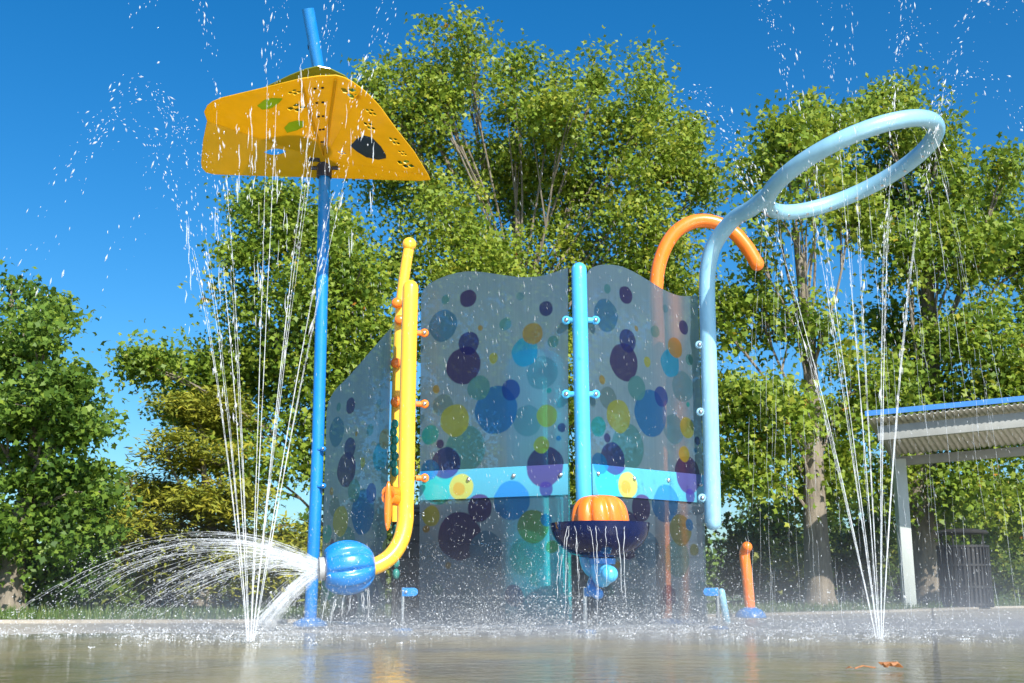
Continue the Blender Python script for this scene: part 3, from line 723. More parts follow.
# orange arch pipe behind right screen
Yo = 8.85
oa = thing('arch_pipe', gnd(663, Yo), 'orange pipe arching over behind the screen panel nearest the shower ring', 'pipe')
path = [gnd(664, Yo), at(661, 480, Yo), at(658, 340, Yo), at(656, 290, Yo), at(661, 258, Yo), at(674, 234, Yo), at(693, 222, Yo), at(713, 222, Yo), at(732, 231, Yo), at(746, 246, Yo), at(757, 264, Yo)]
mb = MB(); mb.tube(spline(path, 8), .058, 24, dome=True); build('pipe', mb, M['orange'], oa)
mb = MB(); mb.lathe(gnd(664, Yo), (0, 0, 1), [(0, .14), (.02, .14), (.035, .12), (.05, .065), (.055, .0005)], 28); build('base_flange', mb, M['blue'], oa)

# low block wall behind the screens
def block_mat():
    m, nt, out = nmat('dark_block_masonry')
    tc = N(nt, 'ShaderNodeTexCoord'); mp = N(nt, 'ShaderNodeMapping'); mp.inputs['Rotation'].default_value = (math.pi / 2, 0, 0); nt.links.new(tc.outputs['Object'], mp.inputs[0])
    bk = N(nt, 'ShaderNodeTexBrick', ins={'Scale': 1.0, 'Brick Width': .4, 'Row Height': .13, 'Mortar Size': .008, 'Color1': (.075, .075, .08, 1), 'Color2': (.045, .048, .055, 1), 'Mortar': (.02, .02, .02, 1)})
    nt.links.new(mp.outputs[0], bk.inputs['Vector'])
    b = N(nt, 'ShaderNodeBsdfPrincipled', ins={'Roughness': .7}); nt.links.new(bk.outputs['Color'], b.inputs['Base Color']); nt.links.new(b.outputs[0], out.inputs[0]); return m
M['block'] = block_mat()
mb = MB(); w0, w1 = gnd(396, 9.25), gnd(702, 9.35); mb.box((w0 + w1) / 2 + Vector((0, 0, .44)), ((w1 - w0).length, .2, .88)); mb.box((w0 + w1) / 2 + Vector((0, 0, .912)), ((w1 - w0).length + .06, .26, .06))
tag(build('block_wall', mb, M['block'], None, org=(w0 + w1) / 2, bevel=.006), 'low dark block wall behind the screen panels', 'wall')
# teal column behind middle screen
tcx = gnd(538.5, 8.02)
tc_ = thing('play_column', tcx, 'thick teal column standing behind the middle screen panel', 'column')
mb = MB(); mb.lathe(tcx, (0, 0, 1), [(0, .235), (.02, .235), (1.80, .22), (1.88, .21), (1.94, .17), (1.97, .08), (1.975, .001)], 40); build('shaft', mb, M['teal'], tc_)
mb = MB(); mb.lathe(tcx, (0, 0, 1), [(0, .29), (.02, .29), (.03, .28), (.03, .236)], 40); build('base_flange', mb, M['mid_blue'], tc_)

# small orange ground jet
og = gnd(750, 11.2); gj = thing('ground_jet', og, 'small orange pipe jet on a blue domed foot', 'water jet')
mb = MB(); mb.tube(spline([og, at(747, 575, 11.2), at(744.5, 556, 11.2), at(745.5, 549, 11.18), at(747, 547, 11.14)], 6), .052, 20, dome=True); build('pipe', mb, M['orange'], gj)
mb = MB(); mb.lathe(og, (0, 0, 1), [(0, .15), (.03, .145), (.07, .11), (.095, .06), (.1, .001)], 28); build('foot', mb, M['blue'], gj)
lp0 = thing('foot_pipe', gnd(724, 8.3), 'short pale blue foot pipe behind the steel peg under the shower post', 'pipe')
mb = MB(); mb.tube([at(721.5, 592, 8.3), at(723.5, 604, 8.3), at(727, 622, 8.3)], .026, 14, dome=True); build('pipe', mb, M['pale_blue'], lp0)

# leaf canopy post
Yc = 8.6
lc = thing('leaf_canopy_post', gnd(311, Yc), 'tall blue post carrying a folded yellow leaf canopy with cut-outs', 'canopy')
path = [gnd(311, Yc), at(313, 560, Yc), at(317, 470, Yc), at(320.5, 350, Yc), at(323, 250, Yc), at(324.5, 175, Yc), at(323, 120, Yc - .1), at(318, 66, Yc - .25)]
mb = MB(); mb.tube(spline(path, 10), .047, 22); build('pole', mb, M['blue'], lc)
mb = MB(); mb.tube([at(318.6, 70, Yc - .24), at(312.8, 36, Yc - .34), at(308, 9, Yc - .42)], .050, 22); build('top_pipe', mb, M['blue'], lc)
mb = MB(); p0, p1 = at(314.2, 48, Yc - .3), at(313.7, 45, Yc - .3); mb.tube([p0, p1], .0515, 22); build('joint_ring', mb, M['navy'], lc)
mb = MB(); mb.lathe(gnd(311, Yc), (0, 0, 1), [(0, .13), (.015, .13), (.03, .12), (.06, .06), (.065, .001)], 28); build('base_flange', mb, M['blue'], lc)
H = at(324, 160, 8.5); A_ = at(201, 163, 8.48); B_ = at(207, 121, 8.12); C_ = at(206, 107, 7.7); C2 = at(214, 100.5, 7.6); D_ = at(300, 79, 7.2); E_ = at(336, 75.5, 7.2)
G_ = at(371, 95, 7.45); G2 = at(392, 122, 7.8); I_ = at(428, 175, 8.25); I2 = at(426, 181, 8.55); J_ = at(326, 178, 8.75); G0 = at(354, 84, 7.3)
def facet_plane(a, b, c): n = (b - a).cross(c - a).normalized(); return a, (n if n.z > 0 else -n)
def on_plane(px, py, pl):
    u = (px - CX) / F; v = (CY - py) / F; d = Vector((u, CP - v * SP, SP + v * CP)); o = Vector((0, 0, HC))
    return o + d * ((pl[0] - o).dot(pl[1]) / d.dot(pl[1]))
def leafshape(cx, cy, a, b, ang, n=14):
    out = []
    for k in range(n):
        t = 2 * math.pi * k / n; x = a * math.cos(t); y = b * math.sin(t) * (1 - .35 * abs(math.cos(t)))
        out.append((cx + x * math.cos(ang) - y * math.sin(ang), cy + x * math.sin(ang) + y * math.cos(ang)))
    return out
cells = lambda cx, cy, s, ang: [leafshape(cx + dx * s * math.cos(ang) - dy * s * math.sin(ang), cy + dx * s * math.sin(ang) + dy * s * math.cos(ang), s * .62, s * .34, ang + q, 8)
                               for dx, dy, q in ((-.95, .0, .2), (.1, -.42, -.2), (.2, .42, .15), (1.15, .1, 0))]
pl_left = facet_plane(H, B_, D_); pl_spine = facet_plane(H, D_, E_); pl_ri = facet_plane(H, E_, G0); pl_ro = facet_plane(H, G_, I_); pl_ll = facet_plane(H, B_, A_); pl_rl = facet_plane(H, I_, J_)
rnd = lambda pl, pts: [on_plane(x, y, pl) for x, y in pts]
INS = [[(257,106),(264,100),(272,98),(283,98.5),(278,104),(271,108.5),(262,110)], [(284,128),(289,122.5),(297,120.5),(304,121.5),(303,127),(297,130.5),(287,133)], [(350,146),(357,138.5),(364,135.5),(372,137.5),(381,146.5),(386,155),(386,158.5),(378,160),(366,157.5),(357,152)]]
fac = MB(); T = .007
def facet(pl, px, holes):
    ol = [p if isinstance(p, Vector) else on_plane(*p, pl) for p in px]
    fac.slab(ol, [[on_plane(x, y, pl) for x, y in h] for h in holes], T, pl[1])
facet(pl_left, [H, B_, (204, 112), (207, 106), (212, 102), (222, 98), (262, 88.5), D_], cells(296, 108, 5.8, -.15) + cells(294, 92.5, 4.2, -.12) + [INS[0], INS[1]])
facet(pl_spine, [H, D_, (318, 76.3), E_], [])
facet(pl_ri, [H, E_, (345, 78), (353, 82.5), on_plane(362, 89, pl_ri)], cells(350.5, 93, 7, .35))
e_shared = on_plane(362, 89, pl_ri)
pl_ro = facet_plane(H, e_shared, I_)
facet(pl_ro, [H, e_shared, (371, 97), (380, 107), (388, 118), (396, 129), (414, 152), I_], cells(370.5, 112, 4, .45) + cells(369, 126, 4.4, .5) + cells(394, 141, 4.2, .5) + cells(341.5, 153, 2.8, .2) + cells(405, 164, 5.6, .25) + cells(402, 153, 3.2, .4) + [INS[2]])
facet(pl_ll, [H, B_, (203, 140), A_, (202, 168), (206, 172.5), (214, 174.5), (260, 176), J_], [leafshape(275, 152, 11, 3.6, -.05, 14)])
pl_rl = facet_plane(H, I_, J_)
facet(pl_rl, [H, I_, (430, 180), (420, 181), J_], [])
cn = build('canopy', fac, M['canopy'], lc, smooth=25)
def insert(pl, pts, mat):
    m_ = MB(); m_.slab([on_plane(x, y, pl) + pl[1] * .002 for x, y in pts], [], .003, pl[1]); build('leaf_insert', m_, M[mat], cn, smooth=0)
insert(pl_left, INS[0], 'leaf_green'); insert(pl_left, INS[1], 'leaf_green'); insert(pl_ro, INS[2], 'navy')
pl_up = (at(312, 70, 7.75), Vector((.05, .12, 1)).normalized())
mb = MB(); mb.slab([on_plane(x, y, pl_up) for x, y in [(255,94),(268,86),(290,75.5),(305,69.5),(318,66.5),(330,69),(345,76),(352,84),(330,120),(300,125),(268,110)]], [], .008, pl_up[1]); build('upper_leaf', mb, M['olive'], lc, smooth=0)
for q in (D_, E_):
    mb = MB(); mb.tube([H.lerp(q, .08) - pl_spine[1] * .006, H.lerp(q, .97) - pl_spine[1] * .006], .011, 10); build('spine_rib', mb, M['canopy'], cn)
for k in range(5):
    for sx in (-1, 1):
        f_ = .25 + .16 * k; c = H.lerp(D_.lerp(E_, .5 + sx * .12 ), f_) - pl_spine[1] * .002; mb = MB(); mb.lathe(c, -pl_spine[1], [(0, .011), (.006, .010), (.008, .0005)], 8); build('bolt', mb, M['black_metal'], cn)
mb = MB(); mb.lathe(at(324.5, 166, 8.58), (0, 0, 1), [(-.1, .0475), (-.1, .062), (.09, .062), (.09, .0475)], 20)
for sx in (-1, 1): mb.box(at(324.5, 160, 8.5) + Vector((sx * .08, 0, 0)), (.09, .05, .02)); mb.tube([at(324.5, 168, 8.5) + Vector((sx * .06, 0, 0)), at(324.5, 168, 8.5) + Vector((sx * .11, 0, 0))], .016, 10)
build('hub_bracket', mb, M['navy'], lc)
for y in (449, 486): clamp(None, at(318, y, Yc - .04), (1, -.1, 0), 'blue', lc, .7)

# panel pegs
def peg(px, pyt, Y, label):
    b = gnd(px, Y); t = thing('panel_peg', b, label, 'peg', 'steel pegs under the screen panels')
    zt = at(px, pyt, Y).z; mb = MB(); mb.tube([b, b + Vector((0, 0, zt + .03))], .013, 14); build('rod', mb, M['steel'], t)
    mb = MB(); mb.box(b + Vector((.035, 0, zt)), (.08, .03, .055)); mb.lathe(b + Vector((.072, -.0145, zt)), (0, 1, 0), [(0, .0005), (0, .027), (.029, .027), (.029, .0005)], 18); pl = build('plate', mb, M['blue'], t, bevel=.002)
    mb = MB(); mb.lathe(b + Vector((.02, -.016, zt)), (0, -1, 0), [(0, .011), (.008, .009), (.01, .0005)], 10); build('bolt', mb, M['steel'], pl)
    mb = MB(); mb.lathe(b, (0, 0, 1), [(0, .07), (.01, .07), (.018, .06), (.02, .0005)], 22); build('foot_disc', mb, M['blue'], t)
    return t
pg = peg(403, 592, 7.62, 'steel peg with blue plate below the yellow pipe bend')
d = gnd(585, 7.35) - gnd(403, 7.62); c = copy_tree(pg); c.location = Vector(pg.location) + d; tag(c, 'steel peg under the dark bowl fountain')
d = gnd(717.5, 8.0) - gnd(403, 7.62); c = copy_tree(pg); c.location = Vector(pg.location) + d; c.rotation_euler = (0, 0, math.pi); tag(c, 'steel peg below the free end of the pale blue shower post')

# ------------------------------------------------------------------ shelter, bin, house
sh_b = gnd(909, 16.5); sh = thing('park_shelter', sh_b, 'open park shelter with blue-edged corrugated roof on a pale post', 'shelter')
def corr(p00, p01, p10, p11, nrib, amp, th):
    """corrugated sheet: p00-p01 front edge, p10-p11 back edge"""
    mb = MB(); n = nrib * 8; vs = []
    for j, (a, b) in enumerate(((p00, p01), (p10, p11))):
        for i in range(n + 1):
            p = a.lerp(b, i / n) + Vector((0, 0, amp * math.sin(2 * math.pi * i / 8))); vs += [p, p + Vector((0, 0, th))]
    m_ = 2 * (n + 1); fs = []
    for i in range(n):
        a = 2 * i; fs += [(a, a + 2, m_ + a + 2, m_ + a), (a + 1, m_ + a + 1, m_ + a + 3, a + 3), (a, a + 1, a + 3, a + 2), (m_ + a, m_ + a + 2, m_ + a + 3, m_ + a + 1)]
    mb.add(vs, fs); return mb
fl, fr_ = at(867, 419, 15.2), at(1080, 398.5, 14.6); bl, brr = at(889, 455.5, 17.2), at(1110, 437, 16.6)
build('roof', corr(fl, fr_, bl, brr, 36, .014, .012), M['cream_metal'], sh, smooth=60)
e = (fr_ - fl); mb = MB(); 
def beam(mb, a, b, hgt, dep, dz=0):
    t = (b - a).normalized(); n = Vector((-t.y, t.x, 0)).normalized(); up_ = Vector((0, 0, 1)); vs = []
    for p in (a, b):
        for s, z in ((-1, 0), (1, 0), (1, 1), (-1, 1)): vs.append(p + n * (s * dep / 2) + up_ * (z * hgt + dz))
    mb.add(vs, [(0, 1, 2, 3), (7, 6, 5, 4), (0, 4, 5, 1), (1, 5, 6, 2), (2, 6, 7, 3), (3, 7, 4, 0)])
beam(mb, fl + Vector((-.03, -.02, 0)), fr_ + Vector((0, -.02, 0)), .07, .03, .035); build('roof_trim', mb, M['roof_blue'], sh)
mb = MB(); q0, q1 = fl.lerp(bl, .1) + Vector((.0, 0, 0)), fr_.lerp(brr, .1); beam(mb, q0 + Vector((.1, 0, 0)), q1, .2, .1, -.25); build('purlin', mb, M['grey_beam'], sh, bevel=.005)
mb = MB(); beam(mb, bl + Vector((.0, -.02, 0)), brr + Vector((0, -.02, 0)), .14, .1, -.175); build('back_beam', mb, M['grey_beam'], sh, bevel=.005)
mb = MB(); beam(mb, q0 + Vector((.22, -.0, 0)), bl + Vector((.14, 0, 0)), .15, .08, -.24); build('rafter', mb, M['grey_beam'], sh, bevel=.005)
ptop = at(899, 459, 16.5); mb = MB(); mb.box(Vector((sh_b.x, 16.5, ptop.z / 2)), (.165, .165, ptop.z)); build('pillar', mb, M['white_metal'], sh, bevel=.012)
mb = MB(); mb.box(Vector((sh_b.x, 16.5, .012)), (.34, .34, .02)); build('base_plate', mb, M['grey_beam'], sh, bevel=.003)

bb_ = gnd(967, 16.3); bn = thing('litter_bin', bb_, 'black slatted litter bin with a flat rain hood', 'litter bin')
mb = MB(); mb.lathe(bb_, (0, 0, 1), [(.02, .0005), (.02, .30), (.86, .33), (.86, .31), (.04, .28), (.04, .0005)], 36); build('drum', mb, M['black_metal'], bn)
mb = MB()
for k in range(36):
    a = 2 * math.pi * k / 36; d = Vector((math.cos(a), math.sin(a), 0)); mb.box(bb_ + d * .345 + Vector((0, 0, .45)), (.012, .03, .86), Matrix.Rotation(a, 3, 'Z'))
for z in (.06, .3, .6, .86): mb.lathe(bb_ + Vector((0, 0, z)), (0, 0, 1), [(-.015, .338), (-.015, .358), (.015, .358), (.015, .338), (-.015, .338)], 36)
build('slats', mb, M['black_metal'], bn)
for k in range(4):
    a = math.pi / 4 + k * math.pi / 2; p = bb_ + Vector((.3 * math.cos(a), .3 * math.sin(a), .86)); mb = MB(); mb.tube([p, p + Vector((0, 0, .19))], .014, 8); build('hood_post', mb, M['black_metal'], bn)
mb = MB(); mb.lathe(bb_, (0, 0, 1), [(1.04, .0005), (1.04, .355), (1.06, .365), (1.085, .34), (1.11, .2), (1.118, .0005)], 36); build('hood', mb, M['black_metal'], bn)

hb = gnd(1016, 75); ho = thing('brick_house', hb, 'small far red brick house with a pale pitched roof', 'house')
mb = MB(); mb.box(hb + Vector((0, 0, .9)), (3.2, 6, 1.8)); build('wall', mb, M['brick'], ho)
mb = MB(); x, z0, z1 = 2.0, 1.8, 3.0; mb.add([hb + Vector(p) for p in ((-x,-3.3,z0),(x,-3.3,z0),(x,3.3,z0),(-x,3.3,z0),(-.6,-2.6,z1),(-.6,2.6,z1))], [(0,1,4),(1,2,5,4),(2,3,5),(3,0,4,5),(0,3,2,1)]); build('roof', mb, M['roof_grey'], ho, smooth=0)
mb = MB(); mb.box(hb + Vector((.5, -3.02, 1.0)), (.8, .06, .9)); build('window', mb, M['navy'], ho)

# fallen leaf floating on the water
fl0 = gnd(886, 3.87); lf = MB(); pts = []
for k in range(20):
    a = 2 * math.pi * k / 20; rr = .042 * (1 if k % 4 == 0 else .55 + .12 * (k % 2)); pts.append(Vector((rr * math.cos(a), rr * math.sin(a), 0)))
vs = [fl0 + p + Vector((0, 0, .014 + .018 * abs(math.sin(i * 1.7)))) for i, p in enumerate(pts)]
lf.slab(vs, [], .0015, (0, 0, 1)); lf.tube([fl0 + Vector((-.05, 0, .014)), fl0 + Vector((-.09, .01, .02)), fl0 + Vector((-.12, 0, .012))], .0025, 6)
tag(build('fallen_leaf', lf, M['dry_leaf'], None, org=fl0, smooth=0), 'curled orange dry leaf floating on the shallow water', 'leaf')
fl1 = gnd(845, 3.9); lf = MB(); lf.slab([fl1 + Vector(p) for p in ((-.012,0,.008),(0,-.008,.014),(.014,0,.01),(.002,.009,.016))], [], .0015, (0, 0, 1))
tag(build('fallen_leaf', lf, M['dry_leaf'], None, org=fl1, smooth=0), 'tiny scrap of dry leaf beside the larger curled leaf', 'leaf')

# ------------------------------------------------------------------ water in the air
OCT = np.array([(1,0,0),(0,1,0),(-1,0,0),(0,-1,0),(0,0,1),(0,0,-1)], float)
OCTF = [(0,1,4),(1,2,4),(2,3,4),(3,0,4),(1,0,5),(2,1,5),(3,2,5),(0,3,5)]
def drops(name, pos, rad, vel=None, stretch=1.6, mat='drop', parent=None):
    """droplets, longer along their fall"""
    pos = np.asarray(pos, float); n = len(pos); rad = np.broadcast_to(np.asarray(rad, float), (n,))
    z = np.tile([0, 0, 1.0], (n, 1)) if vel is None else np.asarray(vel, float) / (np.linalg.norm(vel, axis=1)[:, None] + 1e-6)
    q = rng.normal(size=(n, 3)); x = np.cross(z, q); x /= np.linalg.norm(x, axis=1)[:, None]; y = np.cross(z, x)
    st = np.broadcast_to(np.asarray(stretch, float), (n,)) * rng.uniform(.7, 1.4, n)
    wob = rng.uniform(.7, 1.3, (n, 6))
    V = pos[:, None, :] + (x[:, None, :] * OCT[None, :, 0:1] + y[:, None, :] * OCT[None, :, 1:2] + z[:, None, :] * OCT[None, :, 2:3] * st[:, None, None]) * (rad[:, None] * wob)[:, :, None]
    return link(name, fast_mesh(name, V.reshape(-1, 3), 3, n, M[mat], faces=OCTF, smooth=True), parent)

def strands(paths, radii, seg=4):
    mb = MB()
    for p, q in zip(paths, radii):
        n = len(p); rr = q if isinstance(q, (list, tuple)) else [q * (1 if 0 < i < n - 1 else .25) for i in range(n)]
        mb.tube(p, rr, seg)
    return mb

G = np.array([0, 0, -9.8])
def fan(base, jets, label, seed):
    r = np.random.default_rng(seed); b = np.array(base)
    t_ = thing('jet_fan', base, label, 'fountain jets', 'fans of fountain jets')
    P, Q, Vv, S = [], [], [], []
    for (tx, ty, pk, lim) in jets:                     # sideways lean, depth lean, peak height, how far along the arc drops still show
        vz = math.sqrt(2 * 9.8 * pk); v = np.array([math.tan(R(tx)) * vz, math.tan(R(ty)) * vz, vz])
        b0 = b + np.array([tx * .0022, ty * .002, .0])
        tp = vz / 9.8; ts = tp * r.uniform(.34, .5)
        mb = MB()
        for q in range(2):                             # every stream is a few ropes of water that part as it climbs
            vq = v + r.normal(0, .022, 3) * (q > 0); t0 = 0 if q == 0 else r.uniform(0, .06); tq = ts * (1 if q == 0 else r.uniform(.7, 1.15)); n = 40; pts = []; rad = []
            ph = r.uniform(0, 6, 3)
            for i in range(n):
                f = i / n; tt = t0 + (tq - t0) * i / (n - 1); p = b0 + vq * tt + .5 * G * tt * tt + np.sin(f * 26 + ph) * .0012 * f
                pts.append(p); rad.append((.0030 - .0020 * f) * (.85 + .2 * math.sin(f * 41 + ph[0]) * f) * (1 if q == 0 else .75))
            mb.tube(pts, rad, 6)
        build('stream', mb, M['jet'], t_)
        tt = ts * .5
        while tt < tp * lim:
            f = (tt - ts * .5) / tp
            if r.random() < (.85 if tt < tp * .8 else .5):
                k = int(r.integers(2, 8)); c = b0 + v * tt + .5 * G * tt * tt; vel = v + G * tt
                sd = .006 + .045 * f
                for _ in range(k):
                    P.append(c + r.normal(0, sd, 3) + vel / (np.linalg.norm(vel) + .1) * r.normal(0, .03 + .06 * f)); Q.append(r.uniform(.0008, .0029) * (1 + 1.3 * (r.random() < .15))); Vv.append(vel + r.normal(0, .5, 3)); S.append(1.5 + 1.2 * min(2, np.linalg.norm(vel) / 3))
            tt += tp * r.uniform(.008, .03)
    P = np.array(P); keep = P[:, 2] > .02
    o = drops('droplets', P[keep], np.array(Q)[keep], np.array(Vv)[keep], np.array(S)[keep] * 1.4, 'drop', t_); o['kind'] = 'stuff'
    return t_
FLb, FRb = gnd(253, 5.9), gnd(877, 6.2)
fan(FLb + Vector((0, 0, .01)), [(-8.0, -2, 2.75, 1.75), (-6.4, 4, 3.0, 1.6), (-3.6, -4, 3.5, 1.3), (-1.4, 6, 4.2, .8), (.5, -6, 4.4, .8), (2.2, 5, 4.2, .75), (3.9, -4, 4.3, .75), (5.6, 3, 4.2, .9), (7.4, -1, 4.2, .8), (-7.8, 2, 3.15, 1.7)],
    'fan of white water jets in front of the olive cypress, left of the cannon', 101)
fan(FRb + Vector((0, 0, .01)), [(-9.0, -1, 3.0, 1.05), (-7.2, 3, 3.3, 1.1), (-4.4, -4, 4.2, .8), (-2.5, 5, 4.2, .9), (-.7, -5, 4.5, .8), (1.0, 5, 4.3, .8), (2.6, -5, 4.0, 1.1), (4.6, 3, 3.8, 1.3), (6.6, -2, 3.6, 1.35), (7.6, 2, 3.4, 1.4)],
    'fan of white water jets in front of the park shelter', 102)

def ballistic(p0, v, t0, t1, n=14, jit=.004, r=rng):
    return [np.array(p0) + np.array(v) * t + .5 * G * t * t + r.normal(0, jit * (.3 + t), 3) for t in np.linspace(t0, t1, n)]
def ground_time(z, vz): return (vz + math.sqrt(vz * vz + 2 * 9.8 * max(z, .01))) / 9.8

# cannon spray
r = np.random.default_rng(55); S0 = bc + ax_b * .18; pa, ra = [], []; dp, dv = [], []
for k in range(470):
    low = k > 340
    an = r.uniform(0, 6.28); off = .06 * math.sqrt(r.random()); st = np.array(S0) + np.array([0, math.cos(an) * off * .8, math.sin(an) * off])
    if not low: v = np.array([-r.uniform(3.3, 4.3), r.normal(-.2, .2), r.normal(1.8, .09)]) if k % 5 < 2 else (np.array([-r.uniform(2.6, 3.5), r.normal(-.2, .2), r.normal(1.0, .12)]) if k % 5 < 4 else np.array([-r.uniform(2.4, 4.2), r.normal(-.2, .35), r.uniform(.2, 2)]))
    else: v = np.array([-r.uniform(1.9, 2.5), r.normal(-.1, .12), -r.uniform(1.1, 1.7)])
    T_ = ground_time(st[2], v[2]); a = 0 if r.random() < .62 else r.uniform(.05, .55); b = min(1, a + r.uniform(.10, .45)) if not low else 1
    pa.append(ballistic(st, v, a * T_, b * T_, 12, .004, r)); ra.append(r.uniform(.0008, .0022) * (1.3 if low else 1))
    for _ in range(6):
        tt = r.uniform(.25, 1) * T_; dp.append(st + v * tt + .5 * G * tt * tt + r.normal(0, .03, 3)); dv.append(v + G * tt)
tag(build('cannon_spray', strands(pa, ra), M['veil'], smooth=60), 'white fanning spray shooting sideways from the blue cannon ball', 'water spray', kind='stuff')
o = drops('spray_droplets', dp, r.uniform(.0008, .0026, len(dp)), dv, 3.5, 'drop'); tag(o, 'flying droplets along the cannon spray', 'water drops', kind='stuff')

# falling strands: ring shower, cannon drips, bowl overflow, canopy drips
pa, ra = [], []
for k in range(32):
    a = 2 * math.pi * k / 32 + r.normal(0, .02); p = np.array(RC + e1 * (RR * math.cos(a)) + e2 * (RR * math.sin(a))) - np.array([0, 0, .05])
    out = p - np.array(RC); out /= np.linalg.norm(out); v = out * r.uniform(-.15, .55); v[2] = -.4
    T_ = ground_time(p[2], v[2]); t = r.uniform(0, .05)
    while t < T_ * .97:
        dt = r.uniform(.02, .13); pa.append(ballistic(p, v, t, min(T_, t + dt), 5, .004, r)); ra.append(r.uniform(.0007, .0019)); t += dt + abs(r.normal(0, .05))
tag(build('ring_shower', strands(pa, ra, 3), M['thin'], smooth=60), 'thin strands of water raining from the pale blue ring', 'water shower', kind='stuff')
pa, ra = [], []
for px in (331, 339, 346, 352, 361, 366):
    p = at(px, 590 - abs(px - 347) * .25, bc.y); T_ = ground_time(p.z, 0); v = (r.uniform(-.35, -.1) if px < 360 else .12, -.1, 0)
    for _ in range(3): pa.append(ballistic(p + Vector((r.normal(0, .006), 0, 0)), np.array(v) + r.normal(0, .05, 3), 0, T_ * r.uniform(.6, 1), 10, .005, r)); ra.append(r.uniform(.0015, .0035))
tag(build('cannon_drips', strands(pa, ra), M['jet'], smooth=60), 'drips running off the underside of the blue cannon ball', 'water drips', kind='stuff')
pa, ra = [], []
for px, w_ in ((562, 1), (570, 2), (576, 2), (590, 1), (597, 2), (606, 1), (614, 1), (624, 1)):
    for _ in range(w_):
        p = at(px + r.normal(0, 1), 526, Yb - math.sqrt(max(.0, ro ** 2 - ((px - 600) * kb_) ** 2)) - .01); v = np.array([r.normal(0, .10) + (px - 596) * .002, -.12, r.uniform(-.1, .1)])
        T_ = ground_time(p.z, v[2]); a = 0 if r.random() < .6 else r.uniform(.2, .5); pa.append(ballistic(p, v, a * T_, T_ * r.uniform(.7, 1), 14, .007, r)); ra.append(r.uniform(.0011, .0030))
tag(build('bowl_overflow', strands(pa, ra), M['jet'], smooth=60), 'water spilling over the rim of the dark bowl', 'water drips', kind='stuff')
pa, ra = [], []; dp = []
for px, y0, y1, n in ((218, 95, 300, 8), (238, 110, 230, 6), (251, 105, 200, 7), (257, 118, 330, 9), (276, 130, 260, 6), (287, 80, 330, 7), (308, 60, 190, 8), (326, 90, 170, 5), (300, 20, 120, 8), (350, 60, 240, 8), (372, 100, 200, 6), (190, 200, 330, 6)):
    for _ in range(n):
        y = r.uniform(y0, y1); L = r.uniform(6, 30); x = px + r.normal(0, 1.6); yy = 6.3 + r.normal(0, .25)
        pa.append([at(x + r.normal(0, .5), y + L * q, yy) for q in (0, .35, .7, 1)]); ra.append(r.uniform(.0015, .004))
        for _ in range(1): dp.append(at(x + r.normal(0, 3), y + r.normal(0, 14), yy))
tag(build('falling_streaks', strands(pa, ra), M['thin'], smooth=60), 'falling streaks of jet water before the yellow canopy', 'water drips', kind='stuff')
o = drops('falling_drops', [tuple(p) for p in dp], r.uniform(.002, .006, len(dp)), None, 2.2, 'drop'); tag(o, 'loose falling drops before the yellow canopy', 'water drops', kind='stuff')

# splash and low spray on the floor
def splash():
    r = np.random.default_rng(9); P, Rr, V = [], [], []
    spots = [(*gnd(px, Y)[:2], n, s, h) for px, Y, n, s, h in (
        (253, 5.9, 800, .35, .06), (877, 6.2, 800, .35, .06), (120, 6.5, 800, .7, .07), (40, 6.8, 500, .6, .06), (200, 6.6, 600, .5, .07), (330, 7.0, 800, .35, .08), (400, 6.9, 1000, .5, .10), (470, 7.0, 1300, .5, .12),
        (540, 6.9, 1300, .5, .12), (600, 6.8, 1500, .4, .14), (670, 7.1, 1200, .5, .11), (740, 7.3, 900, .6, .08), (830, 7.0, 900, .6, .07), (930, 7.0, 900, .7, .07), (1000, 7.4, 700, .7, .06), (780, 6.4, 500, .5, .06))]
    for x, y, n, s, h in spots:
        n *= 3
        nc = n // 22; cx_ = r.normal(x, s, nc); cy_ = r.normal(y, .24, nc); hc = np.minimum(r.exponential(h, nc), .35); w = r.integers(0, nc, n)
        u = r.random(n); an = r.uniform(0, 6.28, n); sp = .012 + .35 * hc[w] * u
        loose = r.random(n) < .3
        q = np.column_stack([cx_[w] + np.cos(an) * sp, cy_[w] + np.sin(an) * sp, .006 + hc[w] * u * (1.6 - u)])
        q[loose] = np.column_stack([r.normal(x, s, n), r.normal(y, .22, n), np.minimum(r.exponential(h * 1.4, n), .7) + .006])[loose]; P.append(q); Rr.append(r.uniform(.0009, .0027, n) * (1 + 1.2 * (r.random(n) < .05)))
        V.append(np.column_stack([r.normal(0, 1, n), r.normal(0, .5, n), r.normal(.3, 1, n)]))
    o = drops('splash', np.concatenate(P), np.concatenate(Rr), np.concatenate(V), 1.3, 'drop'); tag(o, 'low white splash of drops across the pad', 'splash', kind='stuff')
    # fine mist in front of the screens
    n = 5500; px = r.uniform(300, 740, n); Y = r.uniform(6.6, 7.35, n); z = np.minimum(r.exponential(.22, n), 1.2) + .02
    x = np.array([gnd(a, b).x for a, b in zip(px, Y)])
    o = drops('mist_drops', np.column_stack([x, Y, z]), r.uniform(.0006, .0018, n), np.column_stack([r.normal(0, .6, n), r.normal(0, .3, n), r.normal(-1, .6, n)]), 3.0, 'mistdrop'); tag(o, 'fine misty spray before the screen panels', 'mist', kind='stuff')
    # scattered falling rain over the whole pad
    n = 2600; px = r.uniform(300, 1024, n); Y = r.uniform(5.5, 7.6, n); py = r.uniform(150, 620, n)
    Q = np.array([tuple(at(a, b, c)) for a, b, c in zip(px, py, Y)])
    o = drops('rain_drops', Q, r.uniform(.0008, .0019, n), np.column_stack([r.normal(.15, .15, n), r.normal(0, .1, n), -np.ones(n)]), r.uniform(3, 14, n), 'mistdrop'); tag(o, 'thin falling drops of spray over the pad', 'water drops', kind='stuff')
splash()

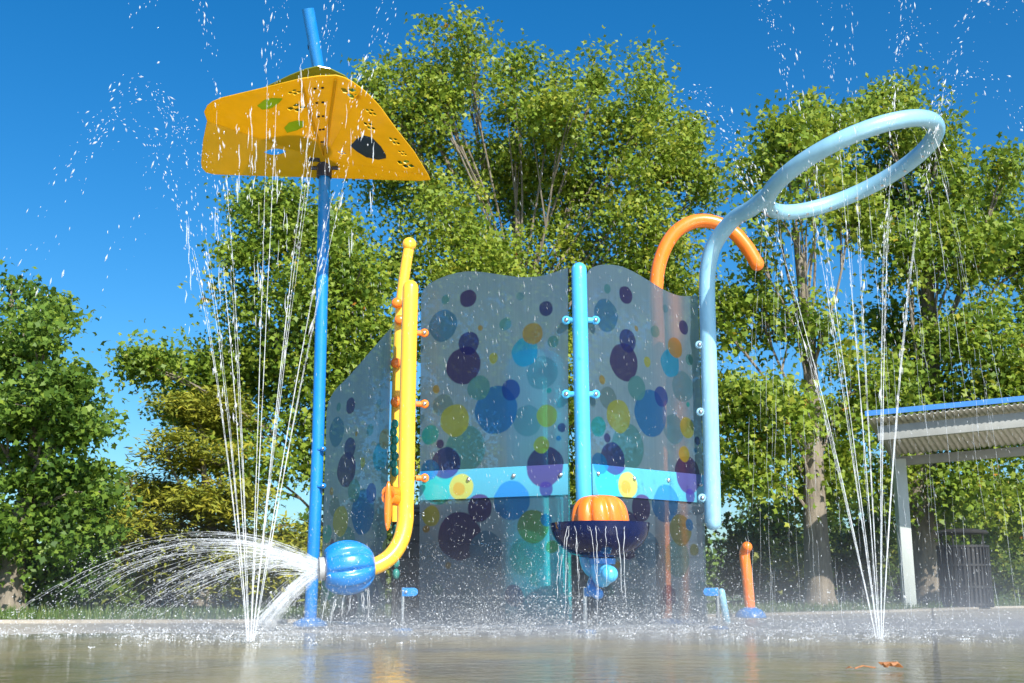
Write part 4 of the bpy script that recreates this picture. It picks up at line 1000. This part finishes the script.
# drifting spray: a low bank of real mist over the wet floor
def mist():
    m, nt, out = nmat('drifting_mist')
    pv = N(nt, 'ShaderNodeVolumePrincipled', ins={'Color': (.95, .97, 1, 1), 'Anisotropy': .3})
    tc = N(nt, 'ShaderNodeTexCoord'); sx = N(nt, 'ShaderNodeSeparateXYZ'); nt.links.new(tc.outputs['Object'], sx.inputs[0])
    e = N(nt, 'ShaderNodeMath', operation='MULTIPLY'); e.inputs[1].default_value = -6.0; nt.links.new(sx.outputs['Z'], e.inputs[0])
    ex = N(nt, 'ShaderNodeMath', operation='EXPONENT'); nt.links.new(e.outputs[0], ex.inputs[0])
    nz = noise(nt, 1.6, 3, .6); mr = N(nt, 'ShaderNodeMapRange', ins={'From Min': .35, 'From Max': .7, 'To Min': .15, 'To Max': 1.25}); nt.links.new(nz.outputs['Fac'], mr.inputs[0])
    mu = N(nt, 'ShaderNodeMath', operation='MULTIPLY'); e2_ = N(nt, 'ShaderNodeMath', operation='MULTIPLY'); e2_.inputs[1].default_value = -26.0; nt.links.new(sx.outputs['Z'], e2_.inputs[0]); ex2 = N(nt, 'ShaderNodeMath', operation='EXPONENT'); nt.links.new(e2_.outputs[0], ex2.inputs[0]); ad = N(nt, 'ShaderNodeMath', operation='MULTIPLY_ADD'); ad.inputs[1].default_value = 2.2; nt.links.new(ex2.outputs[0], ad.inputs[0]); nt.links.new(ex.outputs[0], ad.inputs[2])
    nt.links.new(ad.outputs[0], mu.inputs[0]); nt.links.new(mr.outputs[0], mu.inputs[1]); 
    def fall(sock, c, w):
        a = N(nt, 'ShaderNodeMath', operation='SUBTRACT'); a.inputs[1].default_value = c; nt.links.new(sx.outputs[sock], a.inputs[0])
        d = N(nt, 'ShaderNodeMath', operation='DIVIDE'); d.inputs[1].default_value = w; nt.links.new(a.outputs[0], d.inputs[0])
        p = N(nt, 'ShaderNodeMath', operation='MULTIPLY'); nt.links.new(d.outputs[0], p.inputs[0]); nt.links.new(d.outputs[0], p.inputs[1])
        q = N(nt, 'ShaderNodeMath', operation='SUBTRACT', use_clamp=True); q.inputs[0].default_value = 1; nt.links.new(p.outputs[0], q.inputs[1]); return q.outputs[0]
    fx, fy = fall('X', 1.4, 4.6), fall('Y', 7.3, 1.9)
    m1 = N(nt, 'ShaderNodeMath', operation='MULTIPLY'); nt.links.new(fx, m1.inputs[0]); nt.links.new(fy, m1.inputs[1])
    m2 = N(nt, 'ShaderNodeMath', operation='MULTIPLY'); nt.links.new(m1.outputs[0], m2.inputs[0]); nt.links.new(mu.outputs[0], m2.inputs[1]); nt.links.new(m2.outputs[0], pv.inputs['Density'])
    nt.links.new(pv.outputs[0], out.inputs['Volume'])
    mb = MB(); mb.box((1.4, 7.3, .46), (9.2, 3.8, .9)); o = build('mist', mb, m, smooth=0); tag(o, 'low drifting mist over the wet pad floor', 'mist', kind='stuff')
mist()
